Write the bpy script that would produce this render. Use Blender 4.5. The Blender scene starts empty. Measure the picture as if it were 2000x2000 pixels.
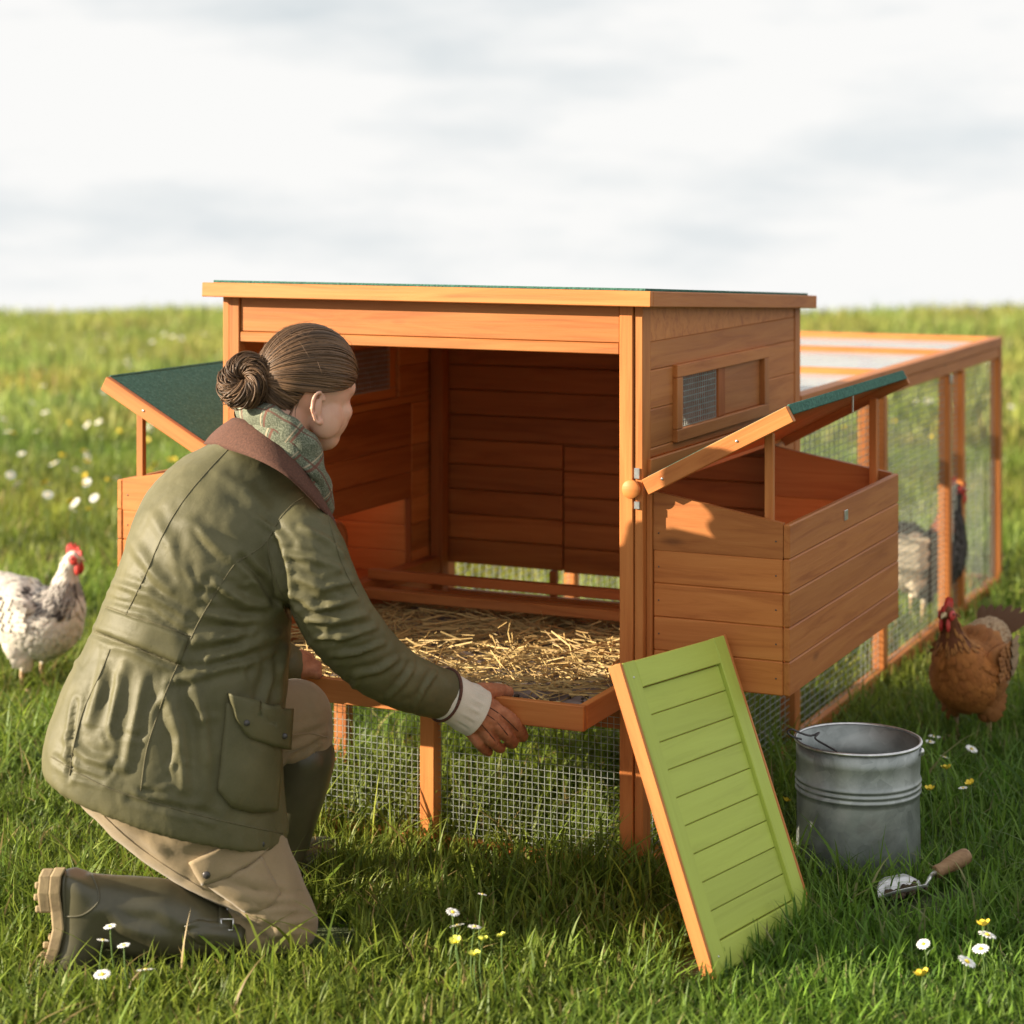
import bpy, bmesh, math, random
import numpy as np
from mathutils import Vector, Matrix, noise
from mathutils.bvhtree import BVHTree

SC = bpy.context.scene
COL = SC.collection
random.seed(7)
rng = np.random.default_rng(11)

# ------------------------------------------------------------------ camera
FPX, CX, HY, HC = 4100.0, 1000.0, 385.0, 1.4
YAW = math.radians(24.75)
F = Vector((-math.sin(YAW), math.cos(YAW), 0)); R = Vector((math.cos(YAW), math.sin(YAW), 0)); U = Vector((0, 0, 1))
def ray(px, py): return F + R * ((px - CX) / FPX) - U * ((py - HY) / FPX)
_r = ray(1238, 1722); C = -_r * (HC / -_r.z); C.z = HC
def at(px, py, D): return C + ray(px, py) * D
def onz(px, py, z=0.0): r = ray(px, py); return C + r * ((z - C.z) / r.z)
def ony(px, py, y): r = ray(px, py); return C + r * ((y - C.y) / r.y)
cam = bpy.data.cameras.new('camera'); camo = bpy.data.objects.new('camera', cam); COL.objects.link(camo)
cam.sensor_width = 36; cam.lens = FPX / 2000 * 36
cam.shift_y = -(1000 - HY) / 2000
cam.clip_start = 0.05; cam.clip_end = 2000
camo.location = C; camo.rotation_euler = (math.radians(90), 0, YAW)
cam.dof.use_dof = True; cam.dof.focus_distance = 4.2; cam.dof.aperture_fstop = 3.2
SC.camera = camo

# ------------------------------------------------------------------ light
SUN_EL, SUN_A = math.radians(17.5), math.radians(58.5)   # elevation; direction of travel measured from +Y towards +X
travel = Vector((math.sin(SUN_A) * math.cos(SUN_EL), math.cos(SUN_A) * math.cos(SUN_EL), -math.sin(SUN_EL)))
w = bpy.data.worlds.new('World'); SC.world = w; w.use_nodes = True
nt = w.node_tree; nt.nodes.clear()
tc = nt.nodes.new('ShaderNodeTexCoord'); sp = nt.nodes.new('ShaderNodeSeparateXYZ'); mx = nt.nodes.new('ShaderNodeMath'); mx.operation = 'MAXIMUM'; mx.inputs[1].default_value = 0.16
cb = nt.nodes.new('ShaderNodeCombineXYZ'); sky = nt.nodes.new('ShaderNodeTexSky'); bg = nt.nodes.new('ShaderNodeBackground'); wo = nt.nodes.new('ShaderNodeOutputWorld')
sky.sky_type = 'NISHITA'; sky.sun_disc = False; sky.sun_elevation = SUN_EL
to_sun = -travel
sky.sun_rotation = math.atan2(to_sun.x, to_sun.y)
sky.air_density = 1.0; sky.dust_density = 1.4; sky.ozone_density = 1.0
nt.links.new(tc.outputs['Generated'], sp.inputs[0]); nt.links.new(sp.outputs[0], cb.inputs[0]); nt.links.new(sp.outputs[1], cb.inputs[1]); nt.links.new(sp.outputs[2], mx.inputs[0]); nt.links.new(mx.outputs[0], cb.inputs[2])
nt.links.new(cb.outputs[0], sky.inputs[0]); hs = nt.nodes.new('ShaderNodeHueSaturation'); hs.inputs['Saturation'].default_value = .6; nt.links.new(sky.outputs[0], hs.inputs['Color'])
cm = nt.nodes.new('ShaderNodeMapping'); cm.inputs['Scale'].default_value = (2.2, 2.2, 9.0); cn = nt.nodes.new('ShaderNodeTexNoise'); cn.inputs['Scale'].default_value = 2.4; cn.inputs['Detail'].default_value = 7; cn.inputs['Roughness'].default_value = .55
crp = nt.nodes.new('ShaderNodeValToRGB'); crp.color_ramp.elements[0].position = .10; crp.color_ramp.elements[1].position = .52; cmix = nt.nodes.new('ShaderNodeMix'); cmix.data_type = 'RGBA'
cml = nt.nodes.new('ShaderNodeMath'); cml.operation = 'MULTIPLY'; cml.inputs[1].default_value = .95
nt.links.new(tc.outputs['Generated'], cm.inputs[0]); nt.links.new(cm.outputs[0], cn.inputs['Vector']); nt.links.new(cn.outputs[0], crp.inputs[0]); nt.links.new(crp.outputs[0], cml.inputs[0]); nt.links.new(cml.outputs[0], cmix.inputs[0])
nt.links.new(hs.outputs[0], cmix.inputs[6]); cmix.inputs[7].default_value = (5.6, 5.55, 5.45, 1)   # thin bright haze cloud
nt.links.new(cmix.outputs[2], bg.inputs[0]); nt.links.new(bg.outputs[0], wo.inputs[0])
bg.inputs[1].default_value = 0.066
sl = bpy.data.lights.new('sun', 'SUN'); sl.energy = 5.0; sl.angle = math.radians(0.6); sl.color = (1.0, 0.86, 0.66)
so = bpy.data.objects.new('sun', sl); COL.objects.link(so); so.rotation_euler = travel.to_track_quat('-Z', 'Y').to_euler(); so.location = (-6, -6, 6)
SC.view_settings.view_transform = 'Standard'; SC.view_settings.look = 'None'; SC.view_settings.exposure = 1.42; SC.view_settings.gamma = 1
try: SC.view_settings.use_curve_mapping = False
except Exception: pass
SC.render.engine = 'CYCLES'
SC.cycles.max_bounces = 8; SC.cycles.transparent_max_bounces = 8

# ------------------------------------------------------------------ materials
class NB:
    def __init__(s, name):
        s.m = bpy.data.materials.new(name); s.m.use_nodes = True; s.t = s.m.node_tree; s.t.nodes.clear()
        s.out = s.n('ShaderNodeOutputMaterial'); s.b = s.n('ShaderNodeBsdfPrincipled'); s.l(s.b.outputs[0], s.out.inputs[0])
    def n(s, k, **kw):
        x = s.t.nodes.new(k)
        for a, v in kw.items(): setattr(x, a, v)
        return x
    def l(s, a, b): s.t.links.new(a, b)
    def set(s, **kw):
        for k, v in kw.items():
            k = k.replace('_', ' ')
            if k in s.b.inputs: s.b.inputs[k].default_value = v
    def coords(s, scale=(1, 1, 1), rand=False, kind='Object'):
        tc = s.n('ShaderNodeTexCoord'); mp = s.n('ShaderNodeMapping'); mp.inputs['Scale'].default_value = scale
        s.l(tc.outputs[kind], mp.inputs[0])
        if rand:
            oi = s.n('ShaderNodeObjectInfo'); mu = s.n('ShaderNodeMath', operation='MULTIPLY'); mu.inputs[1].default_value = 37.0
            s.l(oi.outputs['Random'], mu.inputs[0]); s.l(mu.outputs[0], mp.inputs['Location'])
        return mp.outputs[0]
    def noise(s, vec, scale=5, detail=4, rough=.55, dist=0):
        x = s.n('ShaderNodeTexNoise'); s.l(vec, x.inputs['Vector'])
        x.inputs['Scale'].default_value = scale; x.inputs['Detail'].default_value = detail; x.inputs['Roughness'].default_value = rough; x.inputs['Distortion'].default_value = dist
        return x.outputs[0]
    def ramp(s, fac, stops):
        x = s.n('ShaderNodeValToRGB'); e = x.color_ramp.elements
        while len(e) < len(stops): e.new(.5)
        for i, (p, c) in enumerate(stops): e[i].position = p; e[i].color = (*c, 1)
        s.l(fac, x.inputs[0]); return x.outputs[0]
    def mixc(s, fac, a, b, mode='MIX'):
        x = s.n('ShaderNodeMix', data_type='RGBA', blend_type=mode)
        for sock, v in ((x.inputs[0], fac), (x.inputs[6], a), (x.inputs[7], b)):
            if hasattr(v, 'is_linked'): s.l(v, sock)
            elif isinstance(v, (int, float)): sock.default_value = v
            else: sock.default_value = (*v, 1)
        return x.outputs[2]
    def math(s, op, a, b=None):
        x = s.n('ShaderNodeMath', operation=op)
        for i, v in enumerate((a, b)):
            if v is None: continue
            if hasattr(v, 'is_linked'): s.l(v, x.inputs[i])
            else: x.inputs[i].default_value = v
        return x.outputs[0]
    def color(s, c):
        if hasattr(c, 'is_linked'): s.l(c, s.b.inputs['Base Color'])
        else: s.b.inputs['Base Color'].default_value = (*c, 1)
    def bump(s, h, strength=.3, dist=.01):
        x = s.n('ShaderNodeBump'); x.inputs['Strength'].default_value = strength; x.inputs['Distance'].default_value = dist
        s.l(h, x.inputs['Height']); s.l(x.outputs[0], s.b.inputs['Normal'])

def wood(name, light, mid, dark, rough=.55, contrast=1.0, scale=1.0, var=.36):
    b = NB(name)
    v = b.coords((1.6 * scale, 22 * scale, 22 * scale), rand=True)
    g = b.noise(v, 1.6, 6, .62, .9)
    fine = b.noise(b.coords((5, 160, 160), rand=True), 1.0, 3, .6)
    c = b.ramp(g, [(.30, dark), (.47, mid), (.70, light)])
    big = b.noise(b.coords((2.2, 7, 7), rand=True), 1.1, 2, .5)
    c = b.mixc(b.math('MULTIPLY', big, .35), c, dark)
    kv = b.n('ShaderNodeTexVoronoi'); b.l(b.coords((4.5, 13, 13), rand=True), kv.inputs['Vector']); kv.inputs['Scale'].default_value = 1.0
    ks = b.n('ShaderNodeSeparateColor'); b.l(kv.outputs['Color'], ks.inputs[0]); kd = b.ramp(kv.outputs['Distance'], [(.04, (1, 1, 1)), (.15, (0, 0, 0))])
    c = b.mixc(b.math('MULTIPLY', b.math('MULTIPLY', kd, b.math('GREATER_THAN', ks.outputs[0], .72)), .6), c, tuple(x * .38 for x in dark))
    oi = b.n('ShaderNodeObjectInfo')
    val = b.math('MULTIPLY_ADD', oi.outputs['Random'], var); val.node.inputs[2].default_value = 1 - var / 2
    hs = b.n('ShaderNodeHueSaturation'); b.l(c, hs.inputs['Color']); b.l(val, hs.inputs['Value'])
    b.color(hs.outputs[0])
    b.bump(b.mixc(.5, g, fine), .22 * contrast, .004)
    b.set(Roughness=rough); b.b.inputs['Specular IOR Level'].default_value = .35
    return b.m
def plain(name, c1, c2, scale=20, rough=.6, bump=.2, bdist=.003, metallic=0, stretch=(1, 1, 1), detail=5, spec=None, lo=.35, hi=.65, sheen=0):
    b = NB(name); v = b.coords(stretch); n = b.noise(v, scale, detail, .6)
    b.color(b.ramp(n, [(lo, c1), (hi, c2)])); b.set(Roughness=rough, Metallic=metallic)
    if spec is not None: b.b.inputs['Specular IOR Level'].default_value = spec
    if sheen: b.b.inputs['Sheen Weight'].default_value = sheen
    if bump: b.bump(n, bump, bdist)
    return b.m

M = {}
M['wood'] = wood('stained_wood', (.56, .215, .058), (.48, .165, .040), (.34, .100, .022))
M['wood_in'] = wood('shaded_inner_wood', (.42, .130, .030), (.34, .096, .019), (.22, .055, .010), rough=.65)  # darker copy of the stained wood: interior shade is put into its colour
M['wood_side'] = wood('side_stained_wood', (.57, .22, .058), (.49, .17, .041), (.36, .105, .022))  # copy of the stained wood for side faces, only slightly lighter
M['wood_green'] = wood('green_stained_wood', (.46, .545, .098), (.43, .505, .088), (.37, .43, .072), contrast=.7, var=.12)
b = NB('green_roof_felt'); n = b.noise(b.coords(), 190, 3, .75); n2 = b.noise(b.coords(), 60, 3, .6)
b.color(b.mixc(.3, b.ramp(n, [(.33, (.012, .065, .045)), (.58, (.055, .18, .13)), (.75, (.20, .38, .30))]), b.ramp(n2, [(.3, (.02, .085, .06)), (.7, (.06, .19, .14))])))
b.set(Roughness=.9); b.bump(n, .9, .006); M['felt'] = b.m
M['wire'] = plain('galvanised_wire', (.27, .30, .27), (.40, .43, .40), 40, .45, 0, metallic=.4)
M['steel'] = plain('bright_steel', (.55, .55, .56), (.75, .75, .75), 60, .3, .1, metallic=.9)
M['darkmetal'] = plain('dark_metal', (.05, .05, .05), (.11, .10, .10), 60, .4, .1, metallic=.6)
b = NB('roof_sheet'); v = b.coords(); n = b.noise(v, 6, 3)
b.color(b.ramp(n, [(.3, (.50, .53, .56)), (.7, (.62, .64, .66))])); b.set(Roughness=.25)
tr = b.n('ShaderNodeBsdfTransparent'); ms = b.n('ShaderNodeMixShader'); ms.inputs[0].default_value = .62
b.l(tr.outputs[0], ms.inputs[1]); b.l(b.b.outputs[0], ms.inputs[2]); b.l(ms.outputs[0], b.out.inputs[0]); M['sheet'] = b.m
# bucket: spangled zinc
b = NB('galvanised_zinc'); v = b.coords(); vo = b.n('ShaderNodeTexVoronoi'); b.l(v, vo.inputs['Vector']); vo.inputs['Scale'].default_value = 42
n = b.noise(v, 7, 6, .65, .6); n2 = b.noise(v, 60, 4, .6); bw = b.n('ShaderNodeRGBToBW'); b.l(vo.outputs['Color'], bw.inputs[0])
c = b.ramp(n, [(.28, (.17, .19, .182)), (.5, (.32, .345, .335)), (.75, (.48, .50, .485))])
c = b.mixc(.22, c, bw.outputs[0], 'SOFT_LIGHT')
rust = b.ramp(b.noise(v, 3.2, 5, .6, .5), [(.60, (0, 0, 0)), (.78, (1, 1, 1))])
c = b.mixc(b.math('MULTIPLY', rust, .45), c, (.22, .15, .12))
b.color(c); b.set(Metallic=.72); b.l(b.math('MULTIPLY_ADD', n, .35), b.b.inputs['Roughness']); b.b.inputs['Roughness'].links[0].from_node.inputs[2].default_value = .26
b.bump(n2, .12, .003); M['zinc'] = b.m

def cloth(name, c1, c2, rough=.75, weave=900, blotch=9, sheen=.2, bs=.25):
    b = NB(name); v = b.coords(); n = b.noise(v, blotch, 6, .62, .4); f = b.noise(v, weave, 2, .5); wr = b.noise(v, 34, 5, .6, .7)
    b.color(b.mixc(.18, b.ramp(n, [(.3, c1), (.7, c2)]), b.ramp(f, [(.3, tuple(x * .5 for x in c1)), (.7, tuple(min(1, x * 1.35) for x in c2))])))
    b.set(Roughness=rough); b.b.inputs['Sheen Weight'].default_value = sheen; b.b.inputs['Specular IOR Level'].default_value = .3
    b.bump(b.mixc(.25, wr, f), bs, .006); return b.m
M['jacket'] = cloth('olive_waxed_cotton', (.074, .070, .031), (.132, .120, .058), .55, sheen=.0)
M['thread'] = plain('dark_thread', (.085, .075, .036), (.12, .105, .05), 200, .8, 0)
M['cord'] = plain('brown_corduroy', (.062, .024, .014), (.11, .044, .026), 260, .9, .5, .003)
M['trouser'] = cloth('tan_trouser_cotton', (.255, .190, .108), (.335, .252, .148), .8)
M['boot'] = plain('olive_rubber', (.066, .060, .034), (.090, .082, .048), 12, .36, .05, .003)
M['sole'] = plain('tan_rubber_sole', (.24, .17, .09), (.38, .28, .15), 30, .7, .4, .004)
M['leather'] = plain('brown_glove_leather', (.27, .100, .045), (.42, .175, .085), 45, .75, .7, .003)
M['canvas'] = cloth('cream_glove_canvas', (.50, .47, .38), (.64, .61, .52), .85)
b = NB('skin'); v = b.coords(); n = b.noise(v, 30, 4)
b.color(b.ramp(n, [(.3, (.60, .335, .235)), (.7, (.68, .41, .30))])); b.set(Roughness=.5); b.b.inputs['Subsurface Weight'].default_value = .12; b.b.inputs['Subsurface Scale'].default_value = .02
M['skin'] = b.m
b = NB('brown_hair'); at_ = b.n('ShaderNodeAttribute', attribute_name='col')
b.color(at_.outputs['Color']); b.set(Roughness=.52); b.b.inputs['Specular IOR Level'].default_value = .35; M['hair'] = b.m
# scarf tweed with check lines (uv: x along, y around)
b = NB('tweed_check'); v = b.coords((1, 1, 1)); n = b.noise(v, 380, 3, .7); n2 = b.noise(v, 60, 3)
c = b.ramp(n, [(.3, (.04, .05, .032)), (.5, (.14, .155, .105)), (.72, (.32, .33, .25))])
uv = b.n('ShaderNodeTexCoord'); sx = b.n('ShaderNodeSeparateXYZ'); b.l(uv.outputs['UV'], sx.inputs[0])
def lines(sock, k, off, wd):
    fr = b.math('FRACT', b.math('ADD', b.math('MULTIPLY', sock, k), off)); return b.math('LESS_THAN', b.math('ABSOLUTE', b.math('SUBTRACT', fr, .5)), wd)
for sock, k, off, wd, cc in ((sx.outputs[0], 9, .0, .035, (.16, .05, .035)), (sx.outputs[0], 9, .12, .02, (.45, .36, .25)), (sx.outputs[1], 4, .1, .05, (.13, .05, .035))):
    c = b.mixc(b.math('MULTIPLY', lines(sock, k, off, wd), .8), c, cc)
b.color(c); b.set(Roughness=.95); b.bump(n, .6, .004); M['tweed'] = b.m

def attr_leaf(name, transl=.35, rough=.5, attr='col'):
    b = NB(name); a = b.n('ShaderNodeAttribute', attribute_name=attr)
    b.color(a.outputs['Color']); b.set(Roughness=rough); b.b.inputs['Specular IOR Level'].default_value = .3
    tb = b.n('ShaderNodeBsdfTranslucent'); b.l(a.outputs['Color'], tb.inputs[0]); ms = b.n('ShaderNodeMixShader'); ms.inputs[0].default_value = transl
    b.l(b.b.outputs[0], ms.inputs[1]); b.l(tb.outputs[0], ms.inputs[2]); b.l(ms.outputs[0], b.out.inputs[0]); return b.m
M['grass'] = attr_leaf('grass_blade', .42)
M['straw'] = attr_leaf('straw_stalk', .12, .6)
M['feather'] = attr_leaf('feather', .05, .75)
b = NB('meadow_soil'); v = b.coords(); n = b.noise(v, 3, 6, .6); n2 = b.noise(v, 40, 4)
b.color(b.mixc(n2, b.ramp(n, [(.35, (.040, .060, .014)), (.65, (.075, .115, .024))]), (.045, .05, .018))); b.set(Roughness=1); b.bump(n2, .8, .03); M['soil'] = b.m
M['traybed'] = plain('tray_bed', (.10, .075, .062), (.24, .19, .17), 14, .75, .3, .003)
M['dirt'] = plain('dirt', (.035, .022, .014), (.10, .065, .04), 90, 1, .6, .004)
M['petal'] = plain('white_petal', (.74, .74, .72), (.84, .84, .82), 60, .7, 0)
M['yellow'] = plain('yellow_petal', (.72, .52, .03), (.80, .62, .06), 60, .6, 0)
M['pale_yellow'] = plain('pale_yellow_petal', (.62, .66, .08), (.74, .76, .14), 60, .6, 0)
M['stem'] = plain('green_stem', (.07, .13, .025), (.11, .18, .04), 60, .6, 0)
M['comb'] = plain('red_comb', (.42, .025, .02), (.60, .06, .045), 60, .5, .2)
M['beak'] = plain('horn_beak', (.45, .33, .16), (.58, .44, .25), 60, .4, 0)
M['shank'] = plain('scaly_shank', (.42, .27, .14), (.60, .42, .24), 120, .6, .3)
M['eye'] = plain('hen_eye', (.02, .012, .008), (.05, .03, .01), 60, .1, 0)
M['handle'] = wood('trowel_ash', (.40, .25, .13), (.32, .19, .095), (.22, .12, .06), scale=3)
M['blade'] = plain('worn_steel', (.52, .52, .55), (.70, .70, .72), 25, .34, .1, metallic=.55)

# ------------------------------------------------------------------ builders
WM = {}
def wmat(o): return WM.get(o.name, Matrix())
def tag(o, label=None, cat=None, group=None, kind=None):
    for k, v in (('label', label), ('category', cat), ('group', group), ('kind', kind)):
        if v: o[k] = v
    return o
def put(o, parent, world):
    COL.objects.link(o); WM[o.name] = world.copy()
    if parent: o.parent = parent; o.matrix_basis = wmat(parent).inverted() @ world
    else: o.matrix_basis = world
    return o
def thing(name, label, cat, loc=(0, 0, 0), rz=0.0, group=None, parent=None):
    o = bpy.data.objects.new(name, None); o.empty_display_size = .05
    put(o, parent, Matrix.Translation(loc) @ Matrix.Rotation(rz, 4, 'Z')); tag(o, label, cat, group); return o
def part_empty(name, parent, loc):
    o = bpy.data.objects.new(name, None); o.empty_display_size = .05; return put(o, parent, Matrix.Translation(loc))
def me_from(name, verts, faces, mat, smooth=False, uvs=None, cols=None):
    me = bpy.data.meshes.new(name); me.from_pydata([tuple(v) for v in verts], [], faces); 
    if mat: me.materials.append(M[mat])
    if smooth: me.polygons.foreach_set('use_smooth', [True] * len(me.polygons))
    if uvs is not None:
        ul = me.uv_layers.new(name='UVMap'); idx = np.empty(len(me.loops), dtype=np.int32); me.loops.foreach_get('vertex_index', idx)
        ul.data.foreach_set('uv', np.asarray(uvs, dtype=np.float32)[idx].ravel())
    if cols is not None:
        a = me.color_attributes.new('col', 'FLOAT_COLOR', 'POINT'); cc = np.ones((len(verts), 4), dtype=np.float32); cc[:, :3] = np.asarray(cols); a.data.foreach_set('color', cc.ravel())
    return me
def solid(name, verts, faces, mat, parent=None, smooth=False, uvs=None, cols=None, fix=False):
    """mesh object from world-space verts; its origin is set to the middle of its box"""
    V = np.asarray([tuple(v) for v in verts], dtype=float); c = (V.min(0) + V.max(0)) / 2
    me = me_from(name, V - c, faces, mat, smooth, uvs, cols)
    if fix:
        bm = bmesh.new(); bm.from_mesh(me); bmesh.ops.recalc_face_normals(bm, faces=bm.faces); bm.to_mesh(me); bm.free()
    return put(bpy.data.objects.new(name, me), parent, Matrix.Translation(Vector(c)))
def fast_mesh(name, V, quads, tris, mat, cols=None, smooth=False):
    me = bpy.data.meshes.new(name); nq, n3 = len(quads), len(tris)
    me.vertices.add(len(V)); me.vertices.foreach_set('co', V.astype(np.float32).ravel())
    me.loops.add(nq * 4 + n3 * 3); me.polygons.add(nq + n3)
    li = np.concatenate([np.asarray(quads).ravel(), np.asarray(tris).ravel()]).astype(np.int32)
    me.loops.foreach_set('vertex_index', li)
    ls = np.concatenate([np.arange(nq) * 4, nq * 4 + np.arange(n3) * 3]).astype(np.int32)
    me.polygons.foreach_set('loop_start', ls)
    if smooth: me.polygons.foreach_set('use_smooth', np.ones(nq + n3, dtype=bool))
    me.materials.append(M[mat])
    if cols is not None:
        a = me.color_attributes.new('col', 'FLOAT_COLOR', 'POINT'); cc = np.ones((len(V), 4), dtype=np.float32); cc[:, :3] = cols; a.data.foreach_set('color', cc.ravel())
    me.update(calc_edges=True); return me
_cache = {}
def cham_box(l, w_, t, bv):
    hx, hy, hz = l / 2, w_ / 2, t / 2; bv = min(bv, hx * .45, hy * .45, hz * .45)
    V = []; idx = {}
    for sx in (-1, 1):
        for sy in (-1, 1):
            for sz in (-1, 1):
                for k in range(3):
                    p = [sx * hx, sy * hy, sz * hz]
                    for j in range(3):
                        if j != k: p[j] -= (sx, sy, sz)[j] * bv
                    idx[(sx, sy, sz, k)] = len(V); V.append(p)
    Fc = []
    S = (-1, 1)
    for k in range(3):
        a, b_ = [j for j in range(3) if j != k]
        for s in S:
            q = []
            for (u, v_) in ((-1, -1), (1, -1), (1, 1), (-1, 1)):
                d = [0, 0, 0]; d[k] = s; d[a] = u; d[b_] = v_; q.append(idx[(*d, k)])
            Fc.append(q)
    for k in range(3):
        a, b_ = [j for j in range(3) if j != k]
        for u in S:
            for v_ in S:
                q = []
                for s, fk in ((-1, a), (1, a), (1, b_), (-1, b_)):
                    d = [0, 0, 0]; d[k] = s; d[a] = u; d[b_] = v_; q.append(idx[(*d, fk)])
                Fc.append(q)
    for sx in S:
        for sy in S:
            for sz in S: Fc.append([idx[(sx, sy, sz, k)] for k in range(3)])
    return V, Fc
def board(name, parent, center, xdir, ydir, l, w_, t, mat='wood', bv=.0016):
    key = (round(l, 4), round(w_, 4), round(t, 4), bv, mat)
    if key not in _cache:
        V, Fc = cham_box(l, w_, t, bv); me = me_from('board', V, Fc, mat)
        bm = bmesh.new(); bm.from_mesh(me); bmesh.ops.recalc_face_normals(bm, faces=bm.faces); bm.to_mesh(me); bm.free(); _cache[key] = me
    X = Vector(xdir).normalized(); Y = Vector(ydir); Y = (Y - X * Y.dot(X)).normalized(); Z = X.cross(Y)
    mw = Matrix(((X.x, Y.x, Z.x, center[0]), (X.y, Y.y, Z.y, center[1]), (X.z, Y.z, Z.z, center[2]), (0, 0, 0, 1)))
    return put(bpy.data.objects.new(name, _cache[key]), parent, mw)
AX = (Vector((1, 0, 0)), Vector((0, 1, 0)), Vector((0, 0, 1)))
def bx(name, parent, x0, x1, y0, y1, z0, z1, mat='wood', bv=.0016):
    if 'plank' in name: bv = .0026
    d = (x1 - x0, y1 - y0, z1 - z0); k = sorted(range(3), key=lambda i: -d[i])
    return board(name, parent, ((x0 + x1) / 2, (y0 + y1) / 2, (z0 + z1) / 2), AX[k[0]], AX[k[1]], d[k[0]], d[k[1]], d[k[2]], mat, bv)
def strip(name, parent, p0, p1, wdir, w_, t, mat='wood', bv=.0016):
    p0, p1 = Vector(p0), Vector(p1); return board(name, parent, (p0 + p1) / 2, p1 - p0, wdir, (p1 - p0).length, w_, t, mat, bv)
def prism(name, parent, poly, ext, mat, xdir=None):
    """extrude a planar polygon (world points) by vector ext"""
    n = len(poly); V = [Vector(p) for p in poly] + [Vector(p) + Vector(ext) for p in poly]
    Fc = [list(range(n))[::-1], list(range(n, 2 * n))] + [[i, (i + 1) % n, n + (i + 1) % n, n + i] for i in range(n)]
    return solid(name, V, Fc, mat, parent, fix=True)
def cr(P, sub):
    """Catmull-Rom through rows of an array"""
    P = np.asarray(P, float); n = len(P); out = []
    for i in range(n - 1):
        p0, p1, p2, p3 = P[max(i - 1, 0)], P[i], P[i + 1], P[min(i + 2, n - 1)]
        for k in range(sub):
            t = k / sub; out.append(.5 * ((2 * p1) + (-p0 + p2) * t + (2 * p0 - 5 * p1 + 4 * p2 - p3) * t * t + (-p0 + 3 * p1 - 3 * p2 + p3) * t ** 3))
    out.append(P[-1]); return np.array(out)
def loft(rings, n=28, sub=3, power=2.0, cap=True):
    """rings: (centre, half axis 1, half axis 2) -> verts, faces, uvs"""
    A = cr([list(c) + list(a) + list(b) for c, a, b in rings], sub) if sub > 1 else np.array([list(c) + list(a) + list(b) for c, a, b in rings], float)
    V = []; UV = []; Fc = []; m = len(A)
    for i, row in enumerate(A):
        for k in range(n):
            th = 2 * math.pi * k / n; c, s = math.cos(th), math.sin(th)
            c = math.copysign(abs(c) ** (2 / power), c); s = math.copysign(abs(s) ** (2 / power), s)
            V.append(row[:3] + row[3:6] * c + row[6:9] * s); UV.append((i / (m - 1), k / n))
    for i in range(m - 1):
        for k in range(n): Fc.append([i * n + k, i * n + (k + 1) % n, (i + 1) * n + (k + 1) % n, (i + 1) * n + k])
    if cap: Fc.append(list(range(n))[::-1]); Fc.append(list(range((m - 1) * n, m * n)))
    return V, Fc, UV
def frames(P):
    P = np.asarray(P, float); T = np.gradient(P, axis=0); T /= np.linalg.norm(T, axis=1)[:, None] + 1e-12
    a = np.array((0, 0, 1.)) if abs(T[0][2]) < .9 else np.array((1., 0, 0)); N = []
    n_ = a - T[0] * (a @ T[0]); n_ /= np.linalg.norm(n_)
    for t in T:
        n_ = n_ - t * (n_ @ t); n_ /= np.linalg.norm(n_) + 1e-12; N.append(n_.copy())
    N = np.array(N); return T, N, np.cross(T, N)
def tube(pts, rad, n=10, sub=4, cap=True, flat=1.0):
    """pts: world points, rad: radius per point (or one) -> verts, faces, uvs"""
    pts = [tuple(p) for p in pts]; rad = [rad] * len(pts) if np.isscalar(rad) else rad
    A = np.array([list(p) + [r] for p, r in zip(pts, rad)], float)
    if sub > 1 and len(A) > 2: A = cr(A, sub)
    T, N, B = frames(A[:, :3]); V = []; Fc = []; UV = []; m = len(A)
    for i in range(m):
        for k in range(n):
            th = 2 * math.pi * k / n; V.append(A[i, :3] + A[i, 3] * (N[i] * math.cos(th) + B[i] * math.sin(th) * flat)); UV.append((i / (m - 1), k / n))
    for i in range(m - 1):
        for k in range(n): Fc.append([i * n + k, i * n + (k + 1) % n, (i + 1) * n + (k + 1) % n, (i + 1) * n + k])
    if cap: Fc.append(list(range(n))[::-1]); Fc.append(list(range((m - 1) * n, m * n)))
    return V, Fc, UV
def ctube(pts, n=14, sub=4):
    """tube with round ends from (px,py,D,r) rows"""
    P = [at(p[0], p[1], p[2]) for p in pts]; rr = [p[3] for p in pts]
    return rtube(P, rr, n, sub)
def rtube(P, rr, n=14, sub=4):
    P = [Vector(p) for p in P]; d0 = (P[0] - P[1]).normalized(); d1 = (P[-1] - P[-2]).normalized()
    V, Fc, UV = tube(P, rr, n, sub); parts = [(V, Fc)]
    for c, r in ((P[0], rr[0]), (P[-1], rr[-1])): parts.append(ball(c, r * .995, r * .995, r * .995))
    return merge(parts)
def ball(c, a, b_=None, d=None, ax=None, n=16, m=10):
    b_ = a if b_ is None else b_; d = a if d is None else d; ax = ax or AX; V = []; Fc = []
    for i in range(m + 1):
        ph = math.pi * i / m
        for k in range(n):
            th = 2 * math.pi * k / n
            V.append(np.array(Vector(c) + ax[0] * (a * math.sin(ph) * math.cos(th)) + ax[1] * (b_ * math.sin(ph) * math.sin(th)) + ax[2] * (d * math.cos(ph))))
    for i in range(m):
        for k in range(n): Fc.append([i * n + k, (i + 1) * n + k, (i + 1) * n + (k + 1) % n, i * n + (k + 1) % n])
    return V, Fc
def merge(parts):
    V = []; Fc = []
    for p in parts:
        o = len(V); V += [tuple(v) for v in p[0]]; Fc += [[i + o for i in f] for f in p[1]]
    return V, Fc
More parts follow.
